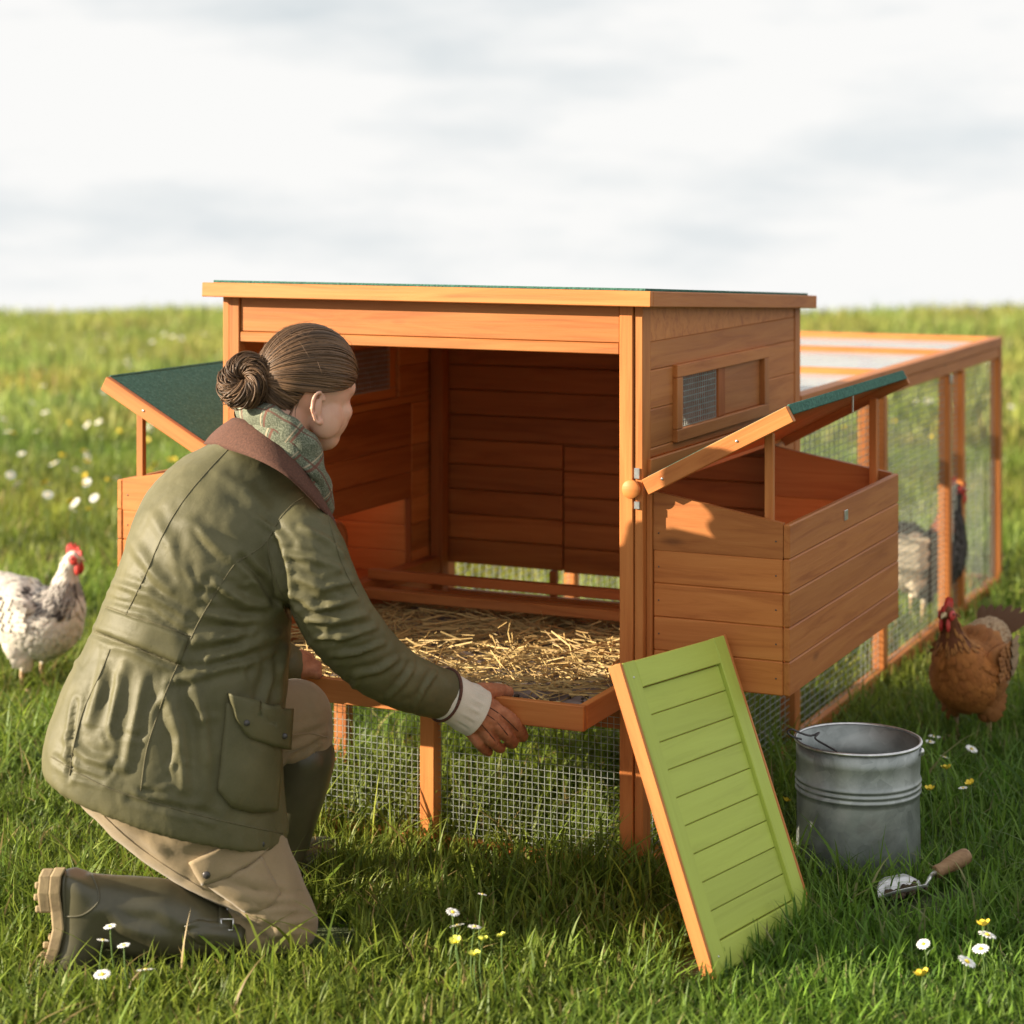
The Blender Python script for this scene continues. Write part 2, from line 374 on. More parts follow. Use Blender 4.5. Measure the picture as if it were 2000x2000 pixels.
def lathe(prof, n=48, center=(0, 0, 0)):
    V = []; Fc = []; m = len(prof)
    for r, z in prof:
        for k in range(n):
            a = 2 * math.pi * k / n; V.append((center[0] + r * math.cos(a), center[1] + r * math.sin(a), center[2] + z))
    for i in range(m - 1):
        for k in range(n): Fc.append([i * n + k, i * n + (k + 1) % n, (i + 1) * n + (k + 1) % n, (i + 1) * n + k])
    return V, Fc
def fused(parts, voxel, smooth=6, factor=.5):
    """one continuous skin round overlapping closed shapes -> (verts array, faces)"""
    V, Fc = merge(parts); me = me_from('tmp', V, Fc, None); o = bpy.data.objects.new('tmp', me); COL.objects.link(o)
    m1 = o.modifiers.new('r', 'REMESH'); m1.mode = 'VOXEL'; m1.voxel_size = voxel
    if smooth: m2 = o.modifiers.new('s', 'SMOOTH'); m2.iterations = smooth; m2.factor = factor
    dg = bpy.context.evaluated_depsgraph_get(); dg.update(); ev = o.evaluated_get(dg); m = ev.to_mesh()
    va = np.empty(len(m.vertices) * 3); m.vertices.foreach_get('co', va); va = va.reshape(-1, 3); na = np.empty(len(m.vertices) * 3); m.vertices.foreach_get('normal', na)
    fa = [list(p.vertices) for p in m.polygons]; ev.to_mesh_clear(); bpy.data.objects.remove(o); bpy.data.meshes.remove(me)
    return va, fa, na.reshape(-1, 3)
CN, FN, RN, UN = (np.array(x) for x in (C, F, R, U))
def to_px(V):
    d = np.asarray(V) - CN; D = d @ FN; return np.stack([CX + FPX * (d @ RN) / D, HY - FPX * d[:, 2] / D], 1), D
def seg_dist(Q, a, b_):
    a = np.array(a, float); b_ = np.array(b_, float); ab = b_ - a; t = np.clip(((Q - a) @ ab) / (ab @ ab), 0, 1); p = a + t[:, None] * ab
    return np.linalg.norm(Q - p, axis=1), t
def folds(V, N, strokes):
    """press cloth folds into a mesh: ridge along each line with a trough on either side"""
    Q, _ = to_px(V); face = np.clip(-(N @ FN) * 2.2 + .35, 0, 1); disp = np.zeros(len(V))
    jit = np.array([noise.noise(Vector(v) * 22) for v in V]) * 9
    for pl, wd, amp in strokes:
        best = np.full(len(V), 1e9); tt = np.zeros(len(V)); n = len(pl) - 1
        for i in range(n):
            d, t = seg_dist(Q, pl[i], pl[i + 1]); m_ = d < best; best[m_] = d[m_]; tt[m_] = (i + t[m_]) / n
        x = (best + jit * .35) / wd; fade = np.sin(np.pi * np.clip(tt * .86 + .07, 0, 1)) ** .6
        disp += amp * fade * (np.exp(-x * x) - .55 * np.exp(-((np.abs(x) - 1.9) ** 2)))
    return V + N * (disp * face)[:, None]
def rough_noise(V, N, amp, scale, stretch=(1, 1, 1), seed=0):
    s = np.array(stretch); d = np.array([noise.fractal(Vector(v * s * scale) + Vector((seed, seed, seed)), .9, 2.0, 3) for v in np.asarray(V)])
    return V + N * (d * amp)[:, None]
def bvh(V, Fc): return BVHTree.FromPolygons([Vector(v) for v in V], Fc)
def hit(tree, px, py):
    d = ray(px, py).normalized(); h = tree.ray_cast(C, d)
    return (h[0], h[1]) if h[0] is not None else (None, None)
def resample(pl, n):
    P = np.array(pl, float); d = np.r_[0, np.cumsum(np.linalg.norm(np.diff(P, axis=0), axis=1))]; t = np.linspace(0, d[-1], n)
    return np.stack([np.interp(t, d, P[:, k]) for k in range(P.shape[1])], 1)
def seam(name, parent, tree, pl, r=.0016, mat='thread', n=30, lift=.0):
    P = []
    for q in resample(cr(pl, 4) if len(pl) > 2 else pl, n):
        h, nn = hit(tree, *q)
        if h is not None: P.append(h + nn * lift)
    if len(P) < 3: return None
    V, Fc, _ = tube(P, r, 6, 1); return solid(name, V, Fc, mat, parent, True)
def patch(name, parent, tree, top, bot, thick, mat, nu=14, nv=10, lift=.001, bulge=0.0, soft=True):
    """a piece of cloth sewn on a surface: follows it, with its own thickness"""
    T = resample(top, nu); Bt = resample(bot, nu); outer = []; inner = []; last = None
    for j in range(nv):
        for i in range(nu):
            q = T[i] + (Bt[i] - T[i]) * j / (nv - 1); h, nn = hit(tree, *q)
            if h is None:
                h, nn = last if last else (at(q[0], q[1], 4.0), -F)
            last = (h, nn); e = math.sin(math.pi * i / (nu - 1)) * math.sin(math.pi * j / (nv - 1))
            outer.append(h + nn * (lift + thick + bulge * max(0, e) ** .6)); inner.append(h - nn * .004)
    V = outer + inner; o = len(outer); Fc = []
    for j in range(nv - 1):
        for i in range(nu - 1):
            a = j * nu + i; Fc.append([a, a + 1, a + nu + 1, a + nu]); Fc.append([o + a, o + a + nu, o + a + nu + 1, o + a + 1])
    rim = [i for i in range(nu)] + [j * nu + nu - 1 for j in range(1, nv)] + [(nv - 1) * nu + i for i in range(nu - 2, -1, -1)] + [j * nu for j in range(nv - 2, 0, -1)]
    for k in range(len(rim)): a, b_ = rim[k], rim[(k + 1) % len(rim)]; Fc.append([a, o + a, o + b_, b_])
    return solid(name, V, Fc, mat, parent, soft, fix=True)

# ------------------------------------------------------------------ ground
def gz(x, y):
    x = np.asarray(x, float); y = np.asarray(y, float); d = (x - C.x) * F.x + (y - C.y) * F.y; l = (x - C.x) * R.x + (y - C.y) * R.y
    s = np.clip((d - 7.5) / 8, 0, 1); z = s * (.07 * np.sin(l * .55 + 1.3) * np.sin(d * .41) + .05 * np.sin(l * 1.3 + d * .7))
    t = np.clip(d - 21, 0, None); return z - .082 * t * t / (t + 7)
ds = np.concatenate([np.linspace(-25, 1, 14), np.arange(1.5, 34, .45), np.geomspace(35, 700, 26)])
ls = np.concatenate([-np.geomspace(9, 350, 16)[::-1], np.linspace(-8.6, 8.6, 44), np.geomspace(9, 350, 16)])
gd, gl = np.meshgrid(ds, ls, indexing='ij'); gx = C.x + F.x * gd + R.x * gl; gy = C.y + F.y * gd + R.y * gl
V = np.stack([gx, gy, gz(gx, gy)], -1).reshape(-1, 3); nc = len(ls); ii, jj = np.meshgrid(np.arange(len(ds) - 1), np.arange(nc - 1), indexing='ij'); a = (ii * nc + jj).ravel()
me = fast_mesh('ground', V, np.stack([a, a + 1, a + nc + 1, a + nc], 1), np.zeros((0, 3), int), 'soil', smooth=True)
tag(put(bpy.data.objects.new('ground', me), None, Matrix()), kind='structure')

# ------------------------------------------------------------------ chicken coop with run
def wires(name, parent, o, u, v, lu, lv, pitch=.0145, r=.0006, pitch_u=None):
    o, u, v = Vector(o), Vector(u), Vector(v); n = u.cross(v); V = []; Fc = []
    def bar(p, d, l, e, off):
        k = len(V); c = p + n * off
        for q in (c, c + d * l):
            for a_, b_ in ((-1, -1), (1, -1), (1, 1), (-1, 1)): V.append(q + e * (a_ * r) + n * (b_ * r))
        for i in range(4): Fc.append([k + i, k + (i + 1) % 4, k + 4 + (i + 1) % 4, k + 4 + i])
    i = 0.0
    while i <= lu: bar(o + u * i, v, lv, u, r); i += pitch_u or pitch
    i = 0.0
    while i <= lv: bar(o + v * i, u, lu, v, -r); i += pitch
    return solid(name, V, Fc, 'wire', parent)

K = thing('chicken_coop', 'large orange wooden chicken coop with open front, nest boxes and wire run', 'chicken coop', (-.48, .5, 0))
XL, XR = -.991, .018
for x0, x1, y0, y1 in ((-.032, -.0025, 0, .03), (-.0005, .018, .004, .05), (-.991, -.974, .004, .05), (-.9725, -.946, 0, .03)):
    bx('corner_post', K, x0, x1, y0, y1, -.03, 1.185)
bx('corner_post', K, -.022, .018, 1.056, 1.10, -.03, 1.128); bx('corner_post', K, -.991, -.951, 1.056, 1.10, -.03, 1.128)
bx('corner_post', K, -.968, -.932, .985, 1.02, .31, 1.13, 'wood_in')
bx('front_rail', K, -.9445, -.0335, .002, .028, 1.077, 1.0995); bx('front_panel', K, -.9445, -.0335, .0055, .024, 1.1005, 1.185)
bx('front_rail', K, -.9445, -.0335, .03, .05, .30, .350); bx('bottom_rail', K, -.9445, -.0335, .0, .03, -.01, .032)
for x0 in (-.489, ): bx('middle_post', K, x0, x0 + .034, -.006, .028, -.03, .352)
# back wall: planks, lower ones split by the pop door's edge
xs = ony(1099, 1000, 1.035).x
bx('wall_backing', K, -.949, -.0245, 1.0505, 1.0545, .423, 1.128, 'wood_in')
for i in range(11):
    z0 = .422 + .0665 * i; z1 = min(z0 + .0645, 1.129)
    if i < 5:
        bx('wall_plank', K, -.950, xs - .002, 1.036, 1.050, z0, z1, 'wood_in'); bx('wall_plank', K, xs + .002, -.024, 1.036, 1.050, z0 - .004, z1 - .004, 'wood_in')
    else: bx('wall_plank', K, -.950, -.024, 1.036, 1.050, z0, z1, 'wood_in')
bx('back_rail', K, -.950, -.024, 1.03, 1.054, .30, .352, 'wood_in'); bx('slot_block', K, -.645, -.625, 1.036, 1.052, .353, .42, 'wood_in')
# side walls
def side(sgn, xo):
    """sgn +1 right wall, -1 left wall; xo = outer face"""
    def sx(name, a, c, y0, y1, z0, z1, mat='wood_side', parent=K):
        x0, x1 = (xo - c, xo - a) if sgn > 0 else (xo + a, xo + c)
        return bx(name, parent, x0, x1, y0, y1, z0, z1, mat)
    for z0, z1 in ((.8607, .8802), (1.0417, 1.1018)): sx('wall_plank', .002, .016, .052, 1.0545, z0, z1)
    for y0, y1 in ((.052, .1872), (.8208, 1.0545)):
        for z0, z1 in ((.8804, .9609), (.961, 1.0415)): sx('wall_plank', .002, .016, y0, y1, z0, z1)
    xx = xo - .016 * sgn; prism('gable_plank', K, [(xx, .052, 1.102), (xx, 1.05, 1.102), (xx, 1.05, 1.132), (xx, .052, 1.184)], (.014 * sgn, 0, 0), 'wood_side')
    sx('hinge_board', -.008, .0015, .03, .99, .803, .861, 'wood_side')
    sx('lower_rail', .002, .030, .052, 1.0545, .345, .400)
    for z0, z1 in ((.402, .4699), (.47, .5399), (.54, .6099), (.61, .6799), (.68, .7499), (.75, .8605)): sx('wall_plank', .002, .016, .8912, 1.0545, z0, z1)
    # window: frame, wire mesh in the near half, sliding panel in the far half
    wn = part_empty('side_window', K, (xo, .5, .96))
    for y0, y1, z0, z1 in ((.187, .821, .8785, .906), (.187, .821, 1.016, 1.0435), (.187, .222, .9065, 1.0155), (.786, .821, .9065, 1.0155)):
        sx('window_frame', -.008, .006, y0, y1, z0, z1, 'wood_side', wn)
    sx('stile', -.002, .010, .468, .515, .9065, 1.0155, 'wood_in', wn)
    if sgn > 0: sx('sliding_panel', .004, .012, .517, .785, .9065, 1.0155, 'wood_side', wn)
    else: sx('sliding_panel', -.006, .0, .222, .786, .9065, 1.0155, 'wood_in', wn); sx('sliding_panel', .004, .012, .2225, .467, .9065, 1.0155, 'wood_in', wn)
    wires('wire_mesh', wn, (xo - .003 * sgn if sgn > 0 else xo + .014, .223 if sgn > 0 else .53, .907), (0, 1, 0), (0, 0, 1), .243, .108, .0125, .0008)
side(1, .018); side(-1, -.991)
for z0, z1 in ((.612, .6799), (.68, .7499), (.75, .8605)): bx('wall_plank', K, -.989, -.975, .052, .891, z0, z1, 'wood_in')  # added boards closing the upper left nest opening, to keep sun out of the interior
# nest boxes
rows = [(.403, .4713), (.4715, .5398), (.54, .6083), (.6085, .6768), (.677, .746)]
def nest(sgn, xw, lab):
    """xw = wall face; the box reaches .29 outwards"""
    X = lambda d: xw + sgn * d
    nb = part_empty('nest_box', K, (X(.15), .46, .4)); nb['label'] = lab
    def nbx(name, d0, d1, y0, y1, z0, z1, mat='wood', p=None): return bx(name, p or nb, min(X(d0), X(d1)), max(X(d0), X(d1)), y0, y1, z0, z1, mat)
    for (y0, y1, a0) in ((.03, .044, .0), (.877, .891, -.0155)):
        for z0, z1 in rows[:-1]: nbx('plank', a0, .2765, y0, y1, z0, z1)
        prism('plank', nb, [(X(a0), y0, .677), (X(.2765), y0, .677), (X(.2765), y0, .748), (X(a0), y0, .797)], (0, y1 - y0, 0), 'wood')
    for z0, z1 in rows: nbx('plank', .277, .291, .029, .892, z0 + .0005, z1, 'wood_side')
    for z0, z1 in rows:
        for d_ in (.012, .262):
            V, Fc = ball((X(d_), .0295, (z0 + z1) / 2), .0018, .001, .0018, n=8, m=5); solid('nail', V, Fc, 'darkmetal', nb, True)
    nbx('floor_board', .0, .276, .045, .876, .405, .417, 'wood_in')
    nbx('batten', -.013, -.001, .022, .05, .400, .800)
    nbx('prop', .232, .250, .047, .062, .60, .925); nbx('prop', .232, .250, .845, .862, .60, .925)
    nbx('latch_plate', .291, .294, .42, .445, .70, .722, 'steel')
    # raised lid
    ld = part_empty('nest_lid', K, (X(0), .46, .8)); ld['label'] = 'raised green felted lid of a nest box, held up by props'
    h = Vector((X(.0), .46, .806)); e = Vector((X(.303), .46, .967)); d = (e - h).normalized(); up = Vector((-d.z * sgn, 0, d.x * sgn)); L = (e - h).length
    board('lid_panel', ld, h + d * (L / 2) + up * .012, d, (0, 1, 0), L, .92, .010, 'wood_in')
    for y in (.0, .922): board('trim', ld, h + d * (L / 2) + Vector((0, y - .46, 0)) + up * .004, d, up, L + .004, .034, .016)
    board('felt', ld, h + d * (L / 2 - .001) + up * .020, (0, 1, 0), d, .905, L - .006, .005, 'felt')
    board('felt_edge', ld, e + up * .012 + d * .002, (0, 1, 0), up, .905, .022, .006, 'felt'); 
    board('lid_hook', ld, e + Vector((0, .02, -.012)) - d * .01, (0, 0, 1), (0, 1, 0), .045, .004, .004, 'steel')
    for t_ in (.04, .22): 
        V, Fc = ball(h + d * t_ + Vector((0, -.46 - .0085, 0)) + up * .004, .003, .002, .003); solid('screw', V, Fc, 'steel', ld, True)
    return nb
nest(1, .031, 'open orange plank nest box on the right side wall'); lb = nest(-1, -1.004, 'left nest box mostly hidden behind the kneeling person')
bx('corner_fillet', K, -.9882, -.9742, .8795, .8908, .402, .6118, 'wood_in')
# rounded divider board in the left nest box
pts = [(-1.2, .53, .418), (-.972, .53, .418), (-.972, .53, .56)] + [(-.972 - .04 + .04 * math.cos(t_), .53, .56 + .04 * math.sin(t_)) for t_ in np.linspace(.2, 1.57, 6)] + [(-1.2, .53, .60)]
prism('divider', lb, pts, (0, .014, 0), 'wood_in')
# roosts and inner ledges
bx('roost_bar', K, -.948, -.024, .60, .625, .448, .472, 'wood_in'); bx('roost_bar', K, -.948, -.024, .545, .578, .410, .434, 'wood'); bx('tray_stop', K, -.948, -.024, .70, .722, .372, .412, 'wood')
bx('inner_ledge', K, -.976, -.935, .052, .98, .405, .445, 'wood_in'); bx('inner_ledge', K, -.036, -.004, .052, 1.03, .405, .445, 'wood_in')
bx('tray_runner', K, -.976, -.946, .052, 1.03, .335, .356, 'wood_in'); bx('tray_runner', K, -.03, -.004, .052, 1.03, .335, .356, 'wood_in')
# turn button on the right front post
V, Fc = lathe([(0, 0), (.018, 0), (.0195, .0015), (.0195, .007), (.018, .009), (0, .009)], 28); Rm = Matrix.Rotation(math.radians(90), 4, 'X')
tb = part_empty('turn_button', K, (-.004, -.004, .803)); solid('disc', [Rm @ Vector(v) + Vector((-.004, -.001, .803)) for v in V], Fc, 'wood', tb, True)
bx('plate', tb, .0005, .0125, -.001, .0035, .824, .846, 'steel'); bx('plate', tb, .0005, .0125, -.001, .0035, .762, .778, 'steel')
# roof: low pitch falling to the back
rf = part_empty('roof', K, (-.48, .5, 1.24)); rf['label'] = 'low pitched green felted roof with orange wooden edge boards'
p0 = Vector((-.486, -.018, 1.199)); p1 = Vector((-.486, 1.12, 1.142)); dd = (p1 - p0).normalized(); up = Vector((0, -dd.z, dd.y))
board('roof_panel', rf, (p0 + p1) / 2, (1, 0, 0), dd, 1.04, (p1 - p0).length, .016, 'wood_in')
board('felt', rf, (p0 + p1) / 2 + up * .0125, (1, 0, 0), dd, 1.036, (p1 - p0).length - .004, .006, 'felt')
board('edge_board', rf, p0 - dd * .009 - up * .006, (1, 0, 0), up, 1.072, .032, .014); board('edge_board', rf, p1 + dd * .009 - up * .006, (1, 0, 0), up, 1.072, .032, .014)
for s_ in (-1, 1): board('edge_board', rf, (p0 + p1) / 2 + Vector((s_ * .5285, 0, 0)) - up * .006, dd, up, (p1 - p0).length, .032, .014)
# run
YE = 3.56
def yat(px, x): r = ray(px, 0); return C.y + r.y * (x - C.x) / r.x
yp = [yat(1719, .0), yat(1846, .0), 2.95]
for x0 in (-.985, -.018):
    for y in yp: bx('run_post', K, x0, x0 + .036, y - .018, y + .018, -.03, .826)
    bx('run_post', K, x0, x0 + .036, YE - .04, YE, -.03, .864)
    bx('run_rail', K, x0 - .002, x0 + .038, 1.102, YE, .866, .900); bx('run_rail', K, x0 + .003, x0 + .033, 1.102, YE - .042, .828, .864); bx('run_rail', K, x0 + .004, x0 + .034, 1.102, YE - .042, -.01, .045)
    wires('wire_mesh', K, (x0 + .018, 1.104, .046), (0, 1, 0), (0, 0, 1), YE - .05 - 1.104, .78, .019, .0008, .045)
for y in (2.0, 2.86): bx('run_crossbar', K, -.946, -.0205, y - .02, y + .02, .868, .898)
bx('run_crossbar', K, -.946, -.0205, YE - .04, YE, .866, .899); bx('run_crossbar', K, -.946, -.0205, 1.102, 1.135, .868, .898)
bx('run_rail', K, -.946, -.0205, YE - .035, YE, -.01, .045); bx('run_post', K, -.5, -.46, YE - .035, YE, .046, .864)
wires('wire_mesh', K, (-.946, YE - .018, .046), (1, 0, 0), (0, 0, 1), .925, .818, .019, .0008)
for y0, y1 in ((1.136, 1.979), (2.021, 2.839), (2.881, YE - .041)): bx('roof_sheet', K, -.945, -.0215, y0, y1, .878, .881, 'sheet')
bx('bracket', K, .0185, .0215, yp[1] - .014, yp[1] + .014, .80, .826, 'steel')
# wire under the house
wires('wire_mesh', K, (-.944, .014, .03), (1, 0, 0), (0, 0, 1), .908, .30, .0142, .00048)
wires('wire_mesh', K, (.004, .054, .03), (0, 1, 0), (0, 0, 1), 1.0, .31, .0165, .0007, .04)
bx('run_rail', K, -.895, -.872, .034, 1.05, -.005, .030); bx('run_post', K, -.902, -.868, .35, .384, .0305, .334); bx('run_rail', K, -.016, .018, .052, 1.054, -.005, .030)

# ------------------------------------------------------------------ tray and litter
T = thing('litter_tray', 'pulled-out orange wooden tray full of straw under the coop opening', 'tray', (-.48, .25, .355))
bx('front_board', T, -.937, -.018, -.222, -.206, .355, .405); bx('side_board', T, -.034, -.018, -.2055, .690, .356, .4045); bx('side_board', T, -.937, -.921, -.2055, .690, .356, .4045)
bx('back_board', T, -.9205, -.0345, .675, .69, .356, .395); bx('tray_bed', T, -.9205, -.0345, -.2055, .6745, .366, .374, 'traybed')
V = []; Fc = []; CO = []
for i in range(2500):
    x = random.uniform(-.90, -.055); y = random.uniform(-.13, .66) if random.random() < .93 else random.uniform(-.19, -.1)
    if y < -.02 and noise.noise(Vector((x * 6, y * 6, 3))) < -.05 and random.random() < .8: continue
    dens = min(1, (y + .22) / .35); z = .3765 + random.random() ** 1.6 * .040 * dens * (1 if y < .4 else .55); l = random.uniform(.03, .17) * (1 if random.random() < .8 else .5); a_ = random.uniform(0, math.pi); b_ = random.gauss(0, .16)
    d = Vector((math.cos(a_), math.sin(a_), 0)); s_ = Vector((-d.y, d.x, 0)); el = random.gauss(0, .10); cv = random.gauss(0, .16) * l; P = []
    for t_ in (-.5, -.2, .15, .5):
        p = Vector((x, y, z)) + d * (l * t_) + s_ * (cv * (t_ * t_ * 4 - .3)) + Vector((0, 0, l * t_ * el * 2)); p.x = min(max(p.x, -.915), -.042); p.y = min(max(p.y, -.198), .668); p.z = max(p.z, .3762); P.append(p)
    rr = random.choice((.0009, .0012, .0014, .0019)); v, f, _ = tube(P, rr, 3, 1); o = len(V); V += [tuple(q) for q in v]; Fc += [[k + o for k in g] for g in f]
    k = random.random(); c = np.array((.50, .36, .14)) * (1 - k) + np.array((.30, .185, .065)) * k; c = c * random.uniform(.7, 1.25); CO += [tuple(c)] * len(v)
tag(solid('straw', V, Fc, 'straw', None, cols=CO), 'loose golden straw strewn over the bed of the wooden tray', 'straw', kind='stuff')
pcs = []
for i in range(46):
    x = random.uniform(-.5, -.05) if i < 50 else random.uniform(-.88, -.3); y = random.gauss(-.12, .03); y = max(-.19, y); r = random.uniform(.002, .006)
    pcs.append(ball((x, y, .374 + r * .6), r * random.uniform(.8, 1.6), r, r * .8, n=7, m=5))
V, Fc = merge(pcs); V = [Vector(v) + noise.noise_vector(Vector(v) * 160) * .002 for v in V]
tag(solid('droppings', V, Fc, 'dirt', None), 'dark clumps of dirt near the front edge of the tray', 'dirt', kind='stuff')

# ------------------------------------------------------------------ removed side door leaning on the nest box
BL = Vector((.335, -.465, .012)); BR = Vector((.389, -.050, -.010)); TL = Vector((.132, -.406, .541))
wd = (BR - BL).normalized(); ln = TL - BL; ln = (ln - wd * ln.dot(wd)).normalized(); nr = wd.cross(ln).normalized(); W_, L_ = (BR - BL).length, .568
if nr.dot(C - BL) < 0: nr = -nr
Dr = thing('coop_door', 'green panelled door with orange edges leaning beside the tray in front of the coop', 'door', BL + wd * W_ / 2)
def dpt(u, v, n): return BL + wd * u + ln * v + nr * n
board('door_back', Dr, dpt(W_ / 2, L_ / 2, -.0138), ln, wd, L_, W_, .012, 'wood')
for u in (.024, W_ - .024): board('stile', Dr, dpt(u, L_ / 2, 0), ln, wd, L_, .046, .0155, 'wood_green')
for v in (.026, L_ - .026): board('rail', Dr, dpt(W_ / 2, v, -.0003), wd, ln, W_ - .094, .050, .0150, 'wood_green')
board('edge_strip', Dr, dpt(-.0042, L_ / 2, -.0062), ln, nr, L_ + .002, .028, .008, 'wood'); board('edge_strip', Dr, dpt(W_ + .0042, L_ / 2, -.0062), ln, nr, L_ + .002, .028, .008, 'wood')
npk = 9; hgt = (L_ - .104) / npk
for i in range(npk): board('plank', Dr, dpt(W_ / 2, .052 + hgt * (i + .5), -.004), wd, ln, W_ - .094, hgt - .0012, .0066, 'wood_green')
for u, v in ((.024, .03), (W_ - .024, .03), (.024, L_ - .03)): V, Fc = ball(dpt(u, v, .0078), .0022, n=8, m=6); solid('screw', V, Fc, 'steel', Dr, True)

# ------------------------------------------------------------------ bucket
bc = onz(1676, 1690); B = thing('bucket', 'galvanised metal bucket with ribbed bands standing in the grass beside the green door', 'bucket', bc)
r = .128; prof = [(0, .006), (r - .004, .004), (r - .001, 0), (r, .006)]
for z in np.linspace(.02, .15, 6): prof.append((r + .0005, z))
for k in range(3):
    z0 = .158 + k * .0115
    for t_ in (0, .25, .5, .75): prof.append((r + .0045 * math.sin(math.pi * t_ ), z0 + .0112 * t_))
prof += [(r + .0005, .195), (r + .001, .23), (r + .0015, .262)]
prof += [(r - .0015, .262), (r - .0025, .20), (r - .003, .1), (r - .004, .014), (0, .012)]
V, Fc = lathe(prof, 72, bc); V = [Vector(v) + Vector((v[0] - bc.x, v[1] - bc.y, 0)) * (.018 * noise.noise(Vector(v) * 9) * (1 - abs(v[2] / .13 - 1) ** 2)) for v in V]; solid('bucket_body', V, Fc, 'zinc', B, True)
Pr = [bc + Vector(((r + .002) * math.cos(t_), (r + .002) * math.sin(t_), .264)) for t_ in np.linspace(0, 2 * math.pi, 61)]
V, Fc, _ = tube(Pr, .0036, 8, 1, cap=False); solid('rim', V, Fc, 'steel', B, True)
for s_ in (-1, 1):
    e = bc + R * (s_ * (r + .004)) * .92 - F * (.04) + Vector((0, 0, .258)); e = bc + (e - bc).normalized() * 0 + (R * s_ * .93 - F * .36).normalized() * (r + .005) + Vector((0, 0, .25))
    if s_ < 0:
        P = [at(*q) for q in ((1566, 1444, 4.37), (1549, 1439, 4.37), (1538, 1430, 4.37), (1546, 1424, 4.37), (1562, 1431, 4.37), (1584, 1437, 4.37), (1600, 1431, 4.37), (1592, 1442, 4.36), (1612, 1455, 4.34), (1634, 1467, 4.315))]; V, Fc, _ = tube(P, .0022, 6, 4); solid('handle_wire', V, Fc, 'darkmetal', B, True)
        continue
        g = (R * s_ * .93 - F * .36).normalized(); P = [e + g * .004, e + g * .018 + Vector((0, 0, .010)), e + g * .026 + Vector((0, 0, .004)), e + g * .020 + Vector((0, 0, -.004)), e + g * .006 + Vector((0, 0, .012)), e - g * .012 + Vector((0, 0, .014)), e - g * .03 + Vector((0, 0, -.004)) + R * .02, e + R * .09 - F * .02 + Vector((0, 0, -.012))]
        V, Fc, _ = tube(P, .0016, 6, 4); solid('handle_wire', V, Fc, 'darkmetal', B, True)
    else: V, Fc = ball(e, .006, .006, .009, n=10, m=6); solid('handle_ear', V, Fc, 'steel', B, True)

# ------------------------------------------------------------------ trowel
t0 = onz(1716, 1757, .02); t1 = onz(1798, 1735, .03); t2 = onz(1828, 1704, .05); t3 = onz(1893, 1668, .075)
Tr = thing('garden_trowel', 'small garden trowel with steel blade and wooden handle lying in the grass', 'trowel', (t1.x, t1.y, 0))
d = (t1 - t0).normalized(); s_ = d.cross(U).normalized(); up = s_.cross(d); V = []; Fc = []; nu, nv = 11, 15; Lb = (t1 - t0).length + .008
for lay in (0, 1):
    for j in range(nv):
        v_ = j / (nv - 1); hw = .036 * (math.sin(min(1, v_ * 2.4) * math.pi / 2) ** .6) * (1 if v_ < .82 else 1 - .55 * ((v_ - .82) / .18))
        for i in range(nu):
            u_ = -1 + 2 * i / (nu - 1); V.append(t0 + d * (Lb * v_) + s_ * (hw * u_) + up * (.021 * u_ * u_ * (hw / .036) + .006 * (1 - v_) - lay * .0018))
n_ = nu * nv
for j in range(nv - 1):
    for i in range(nu - 1): a = j * nu + i; Fc.append([a, a + 1, a + nu + 1, a + nu]); Fc.append([n_ + a, n_ + a + nu, n_ + a + nu + 1, n_ + a + 1])
rim = list(range(nu)) + [j * nu + nu - 1 for j in range(1, nv)] + [(nv - 1) * nu + i for i in range(nu - 2, -1, -1)] + [j * nu for j in range(nv - 2, 0, -1)]
for k in range(len(rim)): a, b_ = rim[k], rim[(k + 1) % len(rim)]; Fc.append([a, n_ + a, n_ + b_, b_])
solid('blade', V, Fc, 'blade', Tr, True, fix=True)
V, Fc, _ = tube([t1 - d * .012, t1 + d * .01 + up * .002, t1 + d * .02 + Vector((0, 0, .014)), t2 - (t3 - t2).normalized() * .01, t2 + (t3 - t2).normalized() * .015], [.0042, .0042, .0042, .0045, .006], 10, 4); solid('neck', V, Fc, 'steel', Tr, True)
hd = (t3 - t2).normalized(); hl = (t3 - t2).length; prof = [(0, .0125), (.06, .0135), (.2, .0125), (.45, .0155), (.7, .0165), (.9, .0155), (.97, .012), (1, .006)]
V, Fc, _ = tube([t2 + hd * (hl * a_) for a_, _ in prof], [b_ for _, b_ in prof], 14, 3); hX = hd; hb = solid('handle', V, Fc, 'handle', Tr, True)
pcs = [ball(t0 + d * random.uniform(.02, Lb * .9) + s_ * random.gauss(.008, .010) + up * .008, random.uniform(.003, .007), n=7, m=5) for _ in range(60)]
V, Fc = merge(pcs); V = [Vector(v) + noise.noise_vector(Vector(v) * 200) * .002 for v in V]; solid('soil', V, Fc, 'dirt', Tr)

# ------------------------------------------------------------------ grass and flowers
keep_out = [((bc.x, bc.y), (bc.x - F.x * .035, bc.y - F.y * .035), .128)]
def seg2(x, y, a, b_):
    ax, ay = a; bx_, by = b_; dx, dy = bx_ - ax, by - ay; L2 = dx * dx + dy * dy + 1e-9; t = np.clip(((x - ax) * dx + (y - ay) * dy) / L2, 0, 1); return np.hypot(x - ax - t * dx, y - ay - t * dy)
k1, k2, k3 = onz(585, 1850), onz(120, 1905), onz(180, 1890)
keep_out += [((k1.x, k1.y + .02), (k3.x, k3.y + .02), .10), ((t0.x + .02, t0.y - .045), (t1.x + .02, t1.y - .045), .062), ((t2.x + .01, t2.y - .03), (t3.x + .01, t3.y - .03), .042), ((BL.x - .05, BL.y + .02), (BR.x - .05, BR.y), .05)]
def vnoise(x, y, s, seed): return np.array([noise.noise(Vector((a * s, b_ * s, seed))) for a, b_ in zip(x, y)])
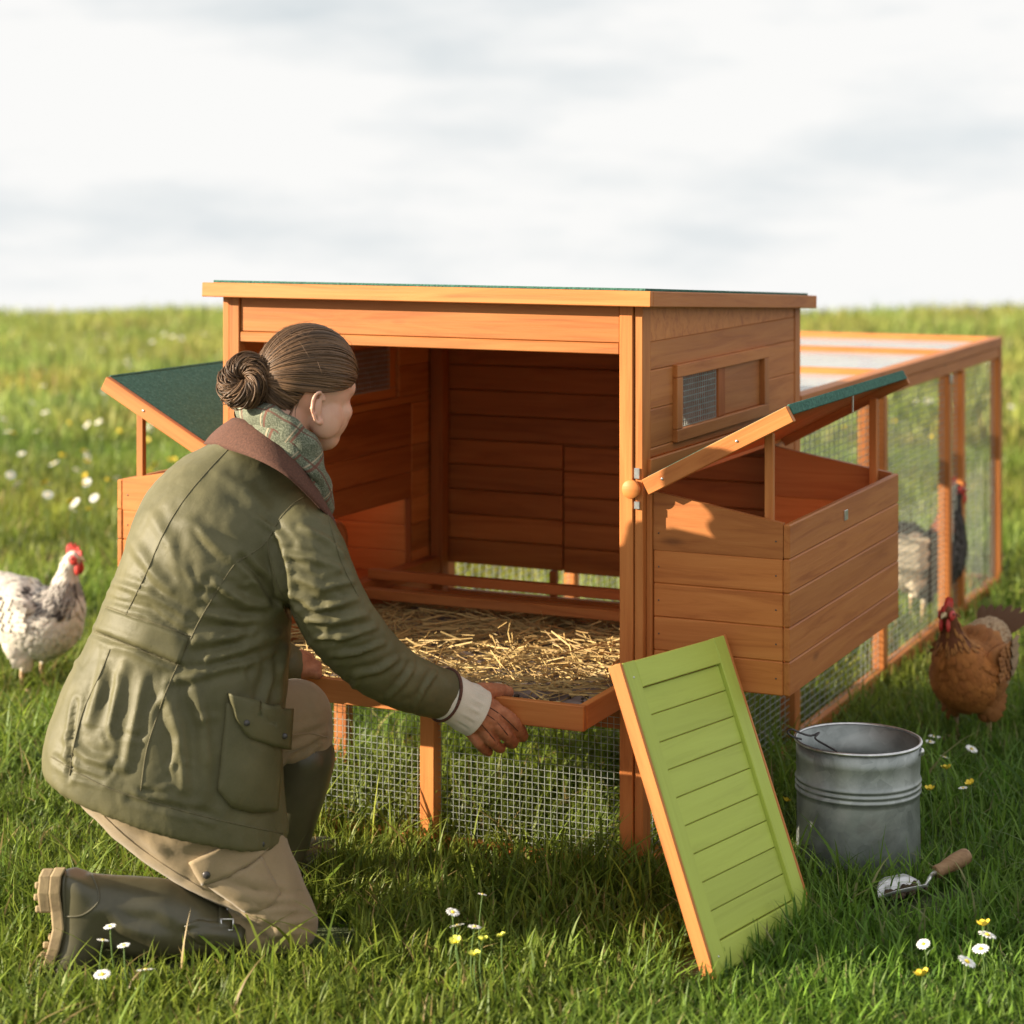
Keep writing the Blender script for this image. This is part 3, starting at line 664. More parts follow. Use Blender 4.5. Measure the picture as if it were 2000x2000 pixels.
def blades(n, d0, d1, hmin, hmax, wmin, wmax, seg, lat, seed, bend=.55, hole=True, fall=1.0, tall=None, prob=None, c0=(.098, .168, .020), c1=(.215, .28, .038)):
    r = np.random.default_rng(seed); u = r.random(n); d = (d0 ** (2 - fall) + u * (d1 ** (2 - fall) - d0 ** (2 - fall))) ** (1 / (2 - fall)) if fall != 2 else d0 * (d1 / d0) ** u
    l = (r.random(n) * 2 - 1) * (lat[0] + lat[1] * d); x = C.x + F.x * d + R.x * l; y = C.y + F.y * d + R.y * l
    if hole:
        ok = np.ones(n, bool)
        for a, b_, rad in keep_out: ok &= seg2(x, y, a, b_) > rad
        if prob is not None: ok &= r.random(n) < prob(x, y)
        x, y, d = x[ok], y[ok], d[ok]; n = len(x)
    nz = vnoise(x, y, 1.7, seed * .1); nz2 = vnoise(x, y, 6.0, seed * .3 + 5)
    h = (hmin + (hmax - hmin) * r.random(n) ** 1.3) * (1 + .45 * nz + .35 * nz2)
    if tall is not None: h *= tall(x, y)
    wd_ = (wmin + (wmax - wmin) * r.random(n)); yaw = r.random(n) * 2 * np.pi; side_ = np.stack([np.cos(yaw), np.sin(yaw), np.zeros(n)], 1)
    la = yaw + np.pi / 2 + r.normal(0, .5, n); lean = np.stack([np.cos(la), np.sin(la), np.zeros(n)], 1); bd = np.abs(r.normal(bend, .32, n)); base = np.stack([x, y, gz(x, y) - .006], 1)
    Vs = []
    for k in range(seg + 1):
        t = k / seg; p = base + lean * (h * bd * t * t)[:, None]; p[:, 2] += h * t * (1 - .32 * np.minimum(bd, 1.6) * t)
        if k < seg: hw = wd_ * (1 - t ** 1.8) * (.75 + .5 * min(t * 3, 1)); Vs += [p - side_ * hw[:, None], p + side_ * hw[:, None]]
        else: Vs.append(p)
    m = len(Vs); V = np.stack(Vs, 1).reshape(-1, 3); b0 = np.arange(n) * m; Q = [np.stack([b0 + 2 * k, b0 + 2 * k + 1, b0 + 2 * k + 3, b0 + 2 * k + 2], 1) for k in range(seg - 1)]
    Q = np.concatenate(Q) if Q else np.zeros((0, 4), int); Tt = np.stack([b0 + 2 * seg - 2, b0 + 2 * seg - 1, b0 + 2 * seg], 1)
    g = r.random(n); col = np.array(c0)[None] * (1 - g)[:, None] + np.array(c1)[None] * g[:, None]
    col *= (1 + .30 * nz + .25 * r.normal(0, 1, n))[:, None].clip(.45, 1.7); dry = r.random(n) < .045; col[dry] = np.array((.34, .27, .11)) * r.uniform(.7, 1.2, (dry.sum(), 1)); yl = vnoise(x, y, .8, 9.); col[:, 0] *= 1 + .35 * np.clip(yl, -1, 1)
    return V, Q, Tt, np.repeat(col, m, 0)
def grass(name, sets, label):
    V = []; Q = []; Tt = []; Cc = []; o = 0
    for s in sets: V.append(s[0]); Q.append(s[1] + o); Tt.append(s[2] + o); Cc.append(s[3]); o += len(s[0])
    me = fast_mesh(name, np.concatenate(V), np.concatenate(Q), np.concatenate(Tt), 'grass', np.concatenate(Cc))
    return tag(put(bpy.data.objects.new(name, me), None, Matrix()), label, 'grass', kind='stuff')
def tallness(x, y):
    under = (x > -1.0) & (x < .03) & (y > .02) & (y < 1.08); run = (x > -1.0) & (x < .03) & (y >= 1.08) & (y < 3.6)
    front = np.exp(-((y + .12) / .17) ** 2) * ((x > -1.1) & (x < .1)); dc = (x - C.x) * F.x + (y - C.y) * F.y; near = -.30 * np.clip((3.98 - dc) / .25, 0, 1)
    return np.where(under, 1.3, np.where(run, .75, .86)) * (1 + .35 * front + near)
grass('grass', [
    blades(95000, 2.9, 6.2, .04, .115, .0013, .0032, 4, (.35, .30), 3, fall=.6, tall=tallness),
    blades(30000, 2.9, 4.3, .05, .12, .0015, .0036, 4, (.35, .30), 13, fall=.6, tall=tallness),
    blades(14000, 2.9, 6.5, .10, .20, .0019, .0042, 5, (.35, .30), 4, bend=.75, tall=tallness, prob=lambda x, y: (vnoise(x, y, 2.6, 2.) > .0) * .9 + .1),
    blades(85000, 6.0, 12.5, .05, .15, .0026, .0055, 3, (.5, .30), 5, fall=.8, tall=tallness, c0=(.13, .20, .028), c1=(.27, .31, .055)),  # paler than the near blades: sunlit brightness is put into the colour
    blades(80000, 12, 34, .08, .24, .006, .013, 2, (1, .31), 6, hole=False, fall=.9, c0=(.20, .26, .05), c1=(.36, .38, .10))], 'long green meadow grass growing all round the coop')  # palest set: glow of the backlit far meadow is painted into the blades
cl = blades(24000, 2.9, 7.0, .012, .035, .004, .009, 2, (.35, .30), 8, bend=1.2, fall=.7); cl = (cl[0], cl[1], cl[2], cl[3] * np.array((.75, .95, .9)))
grass('ground_cover', [cl], 'low leafy ground cover between the grass blades')

def flower_proto(kind):
    if kind == 'daisy':
        V = []; Fc = []
        for k in range(15):
            a = 2 * math.pi * k / 15; c, s = math.cos(a), math.sin(a); o = len(V); t = (-s, c)
            for rr, hw, z in ((.0028, .0009, .001), (.008, .0021, .0026), (.0115, .0016, .0022), (.0128, .0004, .0014)): V += [(c * rr - t[0] * hw, s * rr - t[1] * hw, z + .0006 * math.sin(k * 2.3)), (c * rr + t[0] * hw, s * rr + t[1] * hw, z)]
            for j in range(3): Fc.append([o + 2 * j, o + 2 * j + 1, o + 2 * j + 3, o + 2 * j + 2])
        pm = me_from('petals', V, Fc, 'petal'); V, Fc = ball((0, 0, .002), .0036, .0036, .0022, n=12, m=6); cm = me_from('flower_centre', V, Fc, 'yellow', True)
    else:
        V = []; Fc = []
        for k in range(6):
            a = 2 * math.pi * k / 6; c, s = math.cos(a), math.sin(a); o = len(V); t = (-s, c)
            for rr, hw, z in ((.001, .001, .0), (.006, .0045, .0028), (.0095, .0040, .0066), (.0105, .001, .0082)): V += [(c * rr - t[0] * hw, s * rr - t[1] * hw, z), (c * rr + t[0] * hw, s * rr + t[1] * hw, z)]
            for j in range(3): Fc.append([o + 2 * j, o + 2 * j + 1, o + 2 * j + 3, o + 2 * j + 2])
        pm = me_from('petals', V, Fc, 'yellow' if kind == 'buttercup' else 'pale_yellow', True); V, Fc = ball((0, 0, .003), .0032, .0032, .003, n=10, m=6); cm = me_from('flower_centre', V, Fc, 'yellow', True)
    V, Fc, _ = tube([(0, 0, 0), (.004, .002, -.35), (.0, .006, -.7), (-.004, .0, -1.0)], .001, 5, 3); sm = me_from('stem', V, Fc, 'stem', True)
    return pm, cm, sm
protos = {k: flower_proto(k) for k in ('daisy', 'buttercup', 'pale')}
def flower(name, kind, pos, h, scale, label, group, tilt=None):
    t = thing(name, label, 'flower', pos, random.uniform(0, 6.28), group); tl = tilt if tilt is not None else random.uniform(.1, .5)
    hd_ = wmat(t) @ Matrix.Translation((0, 0, h)) @ Matrix.Rotation(tl, 4, 'X') @ Matrix.Scale(scale, 4); pm, cm, sm = protos[kind]
    put(bpy.data.objects.new('petals', pm), t, hd_); put(bpy.data.objects.new('flower_centre', cm), t, hd_)
    put(bpy.data.objects.new('stem', sm), t, wmat(t) @ Matrix.Translation((0, 0, h)) @ Matrix.Diagonal((1.0 + scale * .3, 1.0 + scale * .3, h + .004, 1)))
def fpos(px, py, h): p = onz(px, py, h); return Vector((p.x, p.y, 0))
near = [('daisy', 285, 1897, .05, 1.3, 'white daisy at the bottom edge in front of the boot, right one of a pair'), ('daisy', 200, 1905, .05, 1.2, 'white daisy at the bottom edge in front of the boot, left one of a pair'),
 ('daisy', 215, 1811, .10, .9, 'small pale flower standing highest in front of the boot'), ('daisy', 201, 1838, .09, .9, 'small pale flower left below the highest one before the boot'), ('daisy', 242, 1848, .09, .9, 'small pale flower right below the highest one before the boot'),
 ('daisy', 884, 1783, .10, 1.0, 'white flower highest above the yellow buds in the front grass'), ('daisy', 894, 1810, .09, 1.1, 'white flower left of a close pair above the yellow buds'), ('daisy', 927, 1812, .09, 1.0, 'white flower right of a close pair above the yellow buds'),
 ('daisy', 942, 1748, .11, .7, 'tiny white flower before the wire mesh under the tray'), ('pale', 890, 1841, .09, 1.0, 'pale yellow bud leftmost of the three in a row in front grass'), ('pale', 943, 1837, .09, .9, 'pale yellow bud in the middle of the row in front grass'),
 ('pale', 980, 1830, .10, .8, 'pale yellow bud rightmost of the three in a row in front grass'), ('pale', 927, 1867, .08, 1.0, 'pale yellow bud lowest of the group in front grass'),
 ('daisy', 1804, 1845, .06, 1.0, 'white daisy tilted in the grass below the trowel'), ('daisy', 1928, 1828, .07, 1.3, 'white daisy near the right edge above another daisy'), ('daisy', 1916, 1855, .06, 1.2, 'white daisy near the right edge, middle one of three'), ('daisy', 1888, 1880, .06, 1.3, 'white daisy near the bottom right corner, lowest of three'),
 ('buttercup', 1922, 1808, .08, 1.2, 'yellow buttercup above the daisies at the right edge'), ('buttercup', 1802, 1906, .06, 1.3, 'yellow buttercup at the bottom edge right of the door'), ('buttercup', 1816, 1543, .13, 1.0, 'yellow buttercup on a long stem right of the bucket, lower one'),
 ('buttercup', 1896, 1532, .14, 1.0, 'yellow buttercup on a long stem near the right edge'), ('daisy', 1881, 1540, .13, .8, 'small white flower beside the long-stemmed buttercup at the right'), ('buttercup', 1849, 1502, .11, 1.1, 'yellow buttercup behind the bucket on its right side'),
 ('daisy', 1825, 1440, .06, 1.2, 'white daisy in front of the brown hen, left one'), ('daisy', 1816, 1450, .06, 1.0, 'white daisy just right of the bucket rim'), ('daisy', 1897, 1464, .07, 1.2, 'white daisy below the brown hen near the right edge'), ('daisy', 1845, 1480, .06, .9, 'small white daisy between the bucket and the right edge'),
 ('buttercup', 1536, 1565, .08, .9, 'yellow flower between the green door and the bucket')]
for k, px, py, h, s, lb_ in near:
    h *= 1.25
    flower({'daisy': 'daisy', 'buttercup': 'buttercup', 'pale': 'yellow_flower'}[k], k, fpos(px, py, h), h, s, lb_, 'flowers in the front grass')
fr = random.Random(5)
far = []
for cx_, cy_, n, sx_, sy_ in ((160, 760, 12, 60, 30), (190, 830, 10, 50, 25), (130, 890, 9, 60, 22), (300, 690, 8, 110, 25), (180, 660, 10, 90, 18), (120, 950, 8, 50, 20), (210, 1040, 4, 40, 30), (370, 650, 6, 60, 14), (1700, 655, 5, 120, 10), (1850, 760, 6, 60, 40), (1650, 900, 5, 60, 60), (1900, 700, 4, 30, 20), (30, 800, 8, 30, 120)):
    for _ in range(int(n * .75)): far.append(('daisy', fr.gauss(cx_, sx_), fr.gauss(cy_, sy_)))
for _ in range(26): far.append(('buttercup', fr.uniform(20, 430), fr.uniform(650, 1000)))
for _ in range(8): far.append(('buttercup', fr.uniform(1560, 1980), fr.uniform(640, 900)))
for k, px, py in far:
    if py < 640 or py > 1150: continue
    h = fr.uniform(.14, .24); p = onz(px, py, h); z = float(gz(p.x, p.y))
    if -1.05 < p.x < .08 and -.3 < p.y < 3.7: continue
    flower(k, k, Vector((p.x, p.y, z)), h, fr.uniform(1.3, 2.0) if k == 'daisy' else fr.uniform(1.3, 1.9), 'white daisy out of focus in the meadow behind the coop' if k == 'daisy' else 'yellow buttercup out of focus in the meadow behind the coop', 'far meadow daisies' if k == 'daisy' else 'far meadow buttercups', tilt=fr.uniform(.1, .9))

# ------------------------------------------------------------------ the kneeling person
PE = thing('person', 'person in olive jacket, tan trousers and rubber boots kneeling at the open coop', 'person', onz(430, 1850))
def rg(L, Rr, D, dd, DL=0, DR=0, tilt=0.0):
    """ring from its left and right outline point in the picture plane at distance D, half depth dd"""
    l, r_ = at(L[0], L[1], D + DL), at(Rr[0], Rr[1], D + DR); return ((l + r_) / 2, (r_ - l) / 2, F * dd + U * tilt)
# jacket ----------------------------------------------------------
body_rings = [rg((118, 1495), (556, 1640), 3.97, .165), rg((88, 1496), (562, 1638), 3.97, .185), rg((90, 1440), (553, 1550), 3.98, .19), rg((106, 1388), (552, 1455), 3.99, .185), rg((138, 1310), (562, 1335), 4.0, .175), rg((178, 1238), (566, 1250), 4.01, .165),
    rg((208, 1165), (572, 1172), 4.02, .165), rg((235, 1100), (582, 1100), 4.03, .17), rg((258, 1025), (592, 1052), 4.045, .172), rg((288, 962), (604, 1012), 4.06, .168), rg((345, 902), (606, 975), 4.075, .145), rg((408, 868), (602, 938), 4.085, .115), rg((455, 838), (600, 900), 4.09, .085), rg((478, 815), (596, 872), 4.09, .07)]
arm_r = [(560, 1025, 4.00, .075), (592, 1075, 3.96, .077), (622, 1140, 3.94, .074), (662, 1215, 3.95, .071), (715, 1278, 3.99, .066), (775, 1322, 4.04, .058), (830, 1346, 4.085, .053), (864, 1356, 4.11, .050)]
arm_l = [(345, 1010, 4.15, .07), (400, 1110, 4.24, .07), (450, 1220, 4.28, .065), (510, 1275, 4.33, .055), (555, 1302, 4.36, .048)]
jv, jf, jn = fused([loft(body_rings, 40, 3, 2.25)[:2], ctube(arm_r, 18), ctube(arm_l, 16)], .0055, 9)
strokes = [([(205, 1168), (290, 1190), (370, 1245)], 9, -.004), ([(180, 1236), (270, 1265), (353, 1303)], 9, -.005),
    ([(420, 1140), (480, 1180), (540, 1190)], 13, .006), ([(400, 1200), (470, 1215), (545, 1205)], 12, .006), ([(380, 1250), (450, 1245), (530, 1225)], 14, .006), ([(390, 1295), (470, 1270), (545, 1240)], 13, .006), ([(330, 1330), (420, 1310), (500, 1290)], 12, .005),
    ([(470, 1090), (510, 1130), (540, 1175)], 10, -.007), ([(535, 1060), (552, 1120), (560, 1180), (600, 1245)], 9, -.010),
    ([(590, 1030), (640, 1055), (672, 1085)], 9, .005), ([(560, 1085), (610, 1090), (665, 1110)], 9, .005), ([(580, 1130), (630, 1150), (690, 1135)], 9, .006), ([(570, 1160), (620, 1190), (700, 1170)], 8, .006), ([(600, 1210), (650, 1215), (715, 1200)], 9, .007), ([(620, 1245), (670, 1245), (735, 1225)], 8, .007), ([(650, 1280), (700, 1275), (750, 1255)], 8, .006), ([(690, 1320), (740, 1310), (780, 1285)], 8, .005), ([(760, 1360), (790, 1330), (810, 1300)], 7, .004), ([(810, 1385), (830, 1345), (850, 1315)], 6, .004),
    ([(290, 1000), (330, 1060), (350, 1110)], 16, .003), ([(260, 1060), (300, 1120), (330, 1150)], 14, .004), ([(225, 1140), (290, 1160), (360, 1200)], 10, .005), ([(370, 1020), (420, 1060), (450, 1090)], 16, .004),
    ([(200, 1300), (190, 1360), (170, 1420)], 12, .005), ([(240, 1300), (225, 1370), (210, 1450)], 12, .005), ([(280, 1320), (265, 1400), (245, 1500)], 12, .004), ([(320, 1340), (350, 1430), (360, 1540)], 18, .006), ([(380, 1330), (400, 1420), (400, 1560)], 16, .005), ([(130, 1440), (170, 1480), (240, 1500)], 12, .004), ([(110, 1480), (150, 1510), (200, 1525)], 9, -.004), ([(250, 1560), (330, 1575), (420, 1595)], 10, -.003),
    ([(150, 1370), (140, 1440), (136, 1520)], 7, -.006), ([(500, 1010), (530, 1030), (560, 1060)], 9, .004), ([(430, 930), (480, 960), (520, 1000)], 18, .003), ([(540, 1300), (520, 1350), (510, 1390)], 12, .006), ([(565, 1250), (550, 1310), (545, 1370)], 9, .007)]
crr = random.Random(21); creases = []
for (x0, y0, x1, y1, ang, n_c) in ((150, 1270, 540, 1520, 1.75, 26), (270, 1000, 470, 1170, .9, 6), (380, 1140, 560, 1300, -.35, 16), (570, 1040, 700, 1200, .25, 14), (620, 1180, 860, 1370, -.75, 18), (110, 1400, 520, 1600, .35, 12)):
    for _ in range(n_c):
        px_, py_ = crr.uniform(x0, x1), crr.uniform(y0, y1); a_ = ang + crr.gauss(0, .3); l_ = crr.uniform(22, 65); dx_, dy_ = math.cos(a_) * l_ / 2, math.sin(a_) * l_ / 2; bw_ = crr.gauss(0, 5)
        if 415 < px_ < 580 and 1335 < py_ < 1600: continue
        creases.append(([(px_ - dx_, py_ - dy_), (px_ - dy_ * .12 + bw_, py_ + dx_ * .12 + bw_), (px_ + dx_, py_ + dy_)], crr.uniform(4.5, 8), crr.uniform(.0012, .0030) * crr.choice((1, 1, -1))))
jv = folds(jv, jn, [(p_, w_ * .72, a_ * 1.35) for p_, w_, a_ in strokes] + creases); jv = rough_noise(jv, jn, .0022, 9, seed=3); jv = rough_noise(jv, jn, .0010, 42, (1, 1, .6), seed=8)
jk = part_empty('jacket', PE, at(330, 1300, 4.0)); jk['label'] = 'olive waxed jacket with brown corduroy collar'
solid('shell', jv, jf, 'jacket', jk, True); jt = bvh(jv, jf)
for pl in ([(446, 878), (413, 912), (367, 966), (330, 1022), (304, 1076), (285, 1121), (263, 1166), (246, 1200)], [(215, 1268), (196, 1316), (165, 1382), (150, 1432), (141, 1475), (136, 1515)], [(624, 966), (582, 977), (545, 1015), (522, 1056), (490, 1082), (458, 1103), (422, 1157), (386, 1219), (371, 1252), (350, 1293), (328, 1342), (306, 1402), (286, 1467), (275, 1545)],
           [(206, 1184), (262, 1203), (318, 1222), (372, 1243)], [(182, 1233), (240, 1256), (300, 1280), (353, 1301)], [(522, 1056), (528, 1095), (545, 1150), (580, 1212)], [(640, 1005), (655, 1060), (672, 1110), (700, 1165)], [(100, 1478), (190, 1530), (300, 1568), (420, 1600), (552, 1628)]):
    seam('seam', jk, jt, pl, .0013, lift=.0002, n=70)
patch('waistband', jk, jt, [(208, 1188), (262, 1207), (318, 1226), (369, 1246)], [(184, 1229), (240, 1251), (300, 1275), (351, 1296)], .0028, 'jacket', 22, 8)
patch('pocket', jk, jt, [(442, 1372), (480, 1384), (518, 1396), (549, 1404)], [(424, 1543), (450, 1576), (490, 1588), (538, 1584)], .006, 'jacket', 18, 18, bulge=.012)
patch('pocket_flap', jk, jt, [(444, 1354), (485, 1365), (522, 1376), (552, 1384)], [(452, 1398), (476, 1440), (513, 1453), (547, 1463)], .021, 'jacket', 18, 10, bulge=.003)
for q in ((468, 1407), (532, 1434)):
    h, nn = hit(jt, *q); V, Fc = ball(h + nn * .026, .006, .006, .003, (R, U, F), 12, 8); solid('snap_button', V, Fc, 'darkmetal', jk, True)
V, Fc, _ = tube([at(873, 1358, 4.116) - R * .006, at(873, 1358, 4.116), at(875, 1359, 4.118)], [.049, .0515, .049], 24, 2); 
axis = (at(864, 1356, 4.11) - at(830, 1346, 4.085)).normalized(); cc = at(868, 1357, 4.113); s1 = axis.cross(U).normalized(); s2 = axis.cross(s1)
V, Fc, _ = tube([cc + s1 * (.0505 * math.cos(t_)) + s2 * (.0505 * math.sin(t_)) for t_ in np.linspace(0, 2 * math.pi, 41)], .0035, 8, 1); solid('cuff_binding', V, Fc, 'cord', jk, True)
# corduroy collar: folded band round the neck
def band(name, parent, up_, lo, mat, thick, nw=6, bulge=.006, uvs=True):
    """closed band between an upper and a lower loop of points, with thickness"""
    A = cr(np.array([tuple(p) for p in up_ + [up_[0]]]), 6); Bq = cr(np.array([tuple(p) for p in lo + [lo[0]]]), 6); n = len(A); ctr = (A.mean(0) + Bq.mean(0)) / 2; V = []; UV = []
    for lay in (0, 1):
        for i in range(n):
            for j in range(nw):
                t = j / (nw - 1); p = A[i] * (1 - t) + Bq[i] * t; o = p - ctr; o[2] *= .3; o /= np.linalg.norm(o) + 1e-9
                V.append(p + o * ((thick if lay == 0 else 0) + bulge * math.sin(math.pi * t))); UV.append((i / (n - 1), t))
    Fc = []; m = n * nw
    for i in range(n - 1):
        for j in range(nw - 1):
            a = i * nw + j; Fc.append([a, a + 1, a + nw + 1, a + nw]); Fc.append([m + a, m + a + nw, m + a + nw + 1, m + a + 1])
        for j in (0, nw - 1): a = i * nw + j; Fc.append([a, a + nw, m + a + nw, m + a])
    return solid(name, V, Fc, mat, parent, True, UV, fix=True)
def loop(rows): return [at(*r_) for r_ in rows]
band('collar', jk, loop([(452, 822, 4.13), (470, 818, 4.06), (515, 838, 4.01), (562, 878, 3.985), (600, 925, 3.99), (632, 985, 4.03), (622, 990, 4.12), (560, 900, 4.2), (490, 840, 4.2)]),
     loop([(402, 868, 4.13), (428, 872, 4.04), (495, 894, 3.955), (552, 925, 3.925), (600, 968, 3.935), (648, 1022, 4.0), (645, 1035, 4.12), (560, 930, 4.24), (450, 870, 4.23)]), 'cord', .006, 6, .006)
# scarf, two turns
def torus_band(name, rows, rw, rh, mat, parent, n=16):
    P = cr(np.array([list(at(*r_)) for r_ in rows + [rows[0]]]), 7); T_ = np.gradient(P, axis=0); T_ /= np.linalg.norm(T_, axis=1)[:, None]; ctr = P.mean(0); V = []; UV = []; m = len(P); Fc = []
    ax_ = np.array(U * .86 + R * -.2 + F * -.1); ax_ /= np.linalg.norm(ax_)
    for i in range(m):
        up_ = ax_ - T_[i] * (ax_ @ T_[i]); up_ /= np.linalg.norm(up_); o = np.cross(T_[i], up_)
        if o @ (P[i] - ctr) < 0: o = -o
        for k in range(n):
            a = 2 * math.pi * k / n; jt_ = 1 + .10 * math.sin(i * .55 + k) + .06 * math.sin(i * 1.3); V.append(P[i] + up_ * (rh * math.cos(a) * jt_) + o * (rw * math.sin(a) * jt_)); UV.append((i / (m - 1), k / n))
    for i in range(m - 1):
        for k in range(n): Fc.append([i * n + k, i * n + (k + 1) % n, (i + 1) * n + (k + 1) % n, (i + 1) * n + k])
    return solid(name, V, Fc, mat, parent, True, UV, fix=True)
scf = part_empty('scarf', PE, at(560, 860, 4.08)); scf['label'] = 'grey green tweed scarf with brown check lines'
torus_band('scarf_turn', [(476, 806, 4.10), (506, 812, 4.02), (552, 836, 3.985), (596, 876, 3.985), (622, 930, 4.01), (634, 975, 4.07), (616, 960, 4.16), (560, 870, 4.2), (500, 815, 4.18)], .018, .030, 'tweed', scf)
torus_band('scarf_turn', [(482, 820, 4.10), (512, 838, 4.015), (560, 872, 3.98), (594, 914, 3.985), (616, 960, 4.01), (630, 990, 4.09), (610, 980, 4.15), (556, 890, 4.19), (500, 830, 4.17)], .014, .024, 'tweed', scf)
# head -----------------------------------------------------------
HC_ = at(604, 750, 4.085); hf = (R * .70 + F * .62 - U * .30).normalized(); hs = hf.cross(U).normalized(); hu = hs.cross(hf)
def hp(f_, s_, u_): return HC_ + hf * f_ + hs * s_ + hu * u_
HA = (hf, hs, hu)
parts = [ball(hp(-.006, 0, .005), .098, .076, .098, HA, 28, 18), ball(hp(.052, 0, -.045), .046, .060, .062, HA, 22, 14), ball(hp(.060, 0, -.088), .034, .040, .030, HA, 18, 12), ball(hp(.078, 0, -.098), .016, .018, .015, HA), ball(hp(.060, 0, .010), .031, .058, .032, HA, 20, 12),
    ball(hp(.097, 0, -.038), .018, .012, .014, HA), ball(hp(.094, 0, -.018), .010, .008, .022, HA), ball(hp(.088, 0, -.070), .011, .020, .007, HA), ball(hp(.020, .055, -.060), .038, .020, .040, HA), ball(hp(.020, -.055, -.060), .038, .020, .040, HA),
    ball(hp(.066, .034, -.036), .022, .024, .022, HA), ball(hp(.066, -.034, -.036), .022, .024, .022, HA),
    rtube([hp(-.03, 0, -.05), hp(-.035, 0, -.10), at(545, 885, 4.095), at(520, 960, 4.08)], [.052, .050, .054, .075], 18),
    loft([rg((430, 870), (600, 950), 4.08, .10), rg((330, 1000), (570, 1050), 4.05, .13), rg((240, 1200), (540, 1210), 4.02, .13), rg((170, 1440), (500, 1470), 3.98, .14)], 24, 3)[:2],
    ctube([(560, 1025, 4.00, .05), (622, 1140, 3.94, .048), (662, 1215, 3.95, .045), (775, 1322, 4.04, .036), (880, 1365, 4.12, .03)]), ctube([(345, 1010, 4.15, .05), (450, 1220, 4.28, .045), (560, 1302, 4.36, .03)]),
    ctube([(380, 1480, 3.96, .07), (440, 1640, 3.95, .055), (530, 1775, 3.925, .036), (400, 1805, 3.88, .03), (270, 1790, 3.86, .028)]), ctube([(330, 1440, 4.05, .07), (555, 1408, 4.17, .045), (570, 1540, 4.2, .035), (545, 1680, 4.215, .03)])]
for sg in (-1, 1):   # ears: rim, lobe, inner hollow left open
    ec = hp(-.022, .076 * sg, -.048); ax1 = (hu * .96 - hf * .28).normalized(); ax2 = (hf * .96 + hu * .28).normalized(); out = (hs * sg * .92 - hf * .38).normalized()
    P = [ec + ax1 * (.030 * math.sin(t_)) + ax2 * (-.017 * math.cos(t_) * (1 if math.sin(t_) > -.2 else .75)) + out * (.012 if math.cos(t_) > -.3 else .004) for t_ in np.linspace(-1.9, 2.6, 14)]
    parts.append(rtube(P, [.0042] * 14, 8, 2)); parts.append(ball(ec + out * .004, .011, .022, .004, (ax2, ax1, out), 12, 8)); parts.append(ball(ec - ax1 * .027 + ax2 * .006 + out * .006, .008, .009, .005, (ax2, ax1, out), 12, 8))
bv_, bf_, bn_ = fused(parts, .0038, 3)
solid('body', bv_, bf_, 'skin', PE, True)
for sg in (-1, 1):
    V, Fc = ball(hp(.068, .030 * sg, -.014), .0115, .0120, .0100, HA, 14, 8); solid('eye', V, Fc, 'petal', PE, True); V, Fc = ball(hp(.0775, .031 * sg, -.0145), .003, .0052, .0052, HA, 12, 8); solid('iris', V, Fc, 'eye', PE, True)
# hair: a cap under combed-back locks, and a coiled bun
hr = part_empty('hair', PE, HC_); hr['label'] = 'brown hair combed back into a low bun'
er = np.array((.108, .0875, .1075)); e_off = (-.008, 0, .008)
def hsurf(d, k=1.0):
    d = np.array(d, float); d /= np.linalg.norm(d); q = d * er * k; return hp(q[0] + e_off[0], q[1] + e_off[1], q[2] + e_off[2])
# cap = ellipsoid patch kept above the hairline
def hairline_u(az):
    """lowest allowed elevation (sin) of hair for an azimuth measured from the face"""
    a = abs(az); pts = [(0, .48), (.45, .40), (.8, .22), (1.05, .02), (1.3, -.10), (1.55, -.14), (2.0, -.16), (2.14, -.5), (2.45, -.86), (3.15, -.955)]
    return np.interp(a, [p[0] for p in pts], [p[1] for p in pts])
V = []; Fc = []; naz, nel = 64, 18
for i in range(naz):
    az = -math.pi + 2 * math.pi * i / naz; lo = hairline_u(az)
    for j in range(nel):
        s_ = lo + (1 - lo) * j / (nel - 1); s_ = min(s_, .9999); c_ = math.sqrt(1 - s_ * s_); V.append(hsurf((c_ * math.cos(az), -c_ * math.sin(az), s_), .965))
for i in range(naz):
    for j in range(nel - 1): a = i * nel + j; b_ = ((i + 1) % naz) * nel + j; Fc.append([a, b_, b_ + 1, a + 1])
solid('cap', V, Fc, 'hair', hr, True, cols=[(.040, .022, .012)] * len(V), fix=True)
bun_dir = np.array((-.93, -.10, -.22)); bun_dir /= np.linalg.norm(bun_dir); V = []; Fc = []; CO = []; hrng = random.Random(3)
def lock(P, r0, flat, col):
    v, f, _ = tube(P, r0, 6, 2, flat=flat); o = len(V); V.extend([tuple(q) for q in v]); Fc.extend([[k + o for k in g] for g in f]); CO.extend([col] * len(v))
def hcol(): k = hrng.random(); return tuple(np.array((.052, .028, .014)) * (1 - k) + np.array((.165, .090, .043)) * k)
for i in range(1250):
    az = hrng.uniform(-math.pi, math.pi); lo = hairline_u(az); s_ = lo + .012 + (0 if hrng.random() < .62 else hrng.random() * .55 * (1 - lo)); s_ = min(s_, .97); c_ = math.sqrt(max(0, 1 - s_ * s_)); d0 = np.array((c_ * math.cos(az), -c_ * math.sin(az), s_))
    om = math.acos(max(-1, min(1, float(d0 @ bun_dir)))); P = []; sw = hrng.gauss(0, .045); kk = .982 + hrng.random() * .034; n = 9; sag = .10 * (1 if abs(az) < 1.3 else .3)
    if om < .15: continue
    for t in np.linspace(0, 1, n):
        d = (math.sin((1 - t) * om) * d0 + math.sin(t * om) * bun_dir) / math.sin(om); d = d + np.array((0, sw, sw)) * math.sin(math.pi * t); d[2] += sag * math.sin(math.pi * t) * .6
        P.append(hsurf(d, kk * (1 - .03 * (1 - t) ** 4) + .004 * math.sin(9 * t + i)))
    lock(P, [.0012] + [hrng.uniform(.0009, .0021)] * (n - 2) + [.001], .6, hcol())
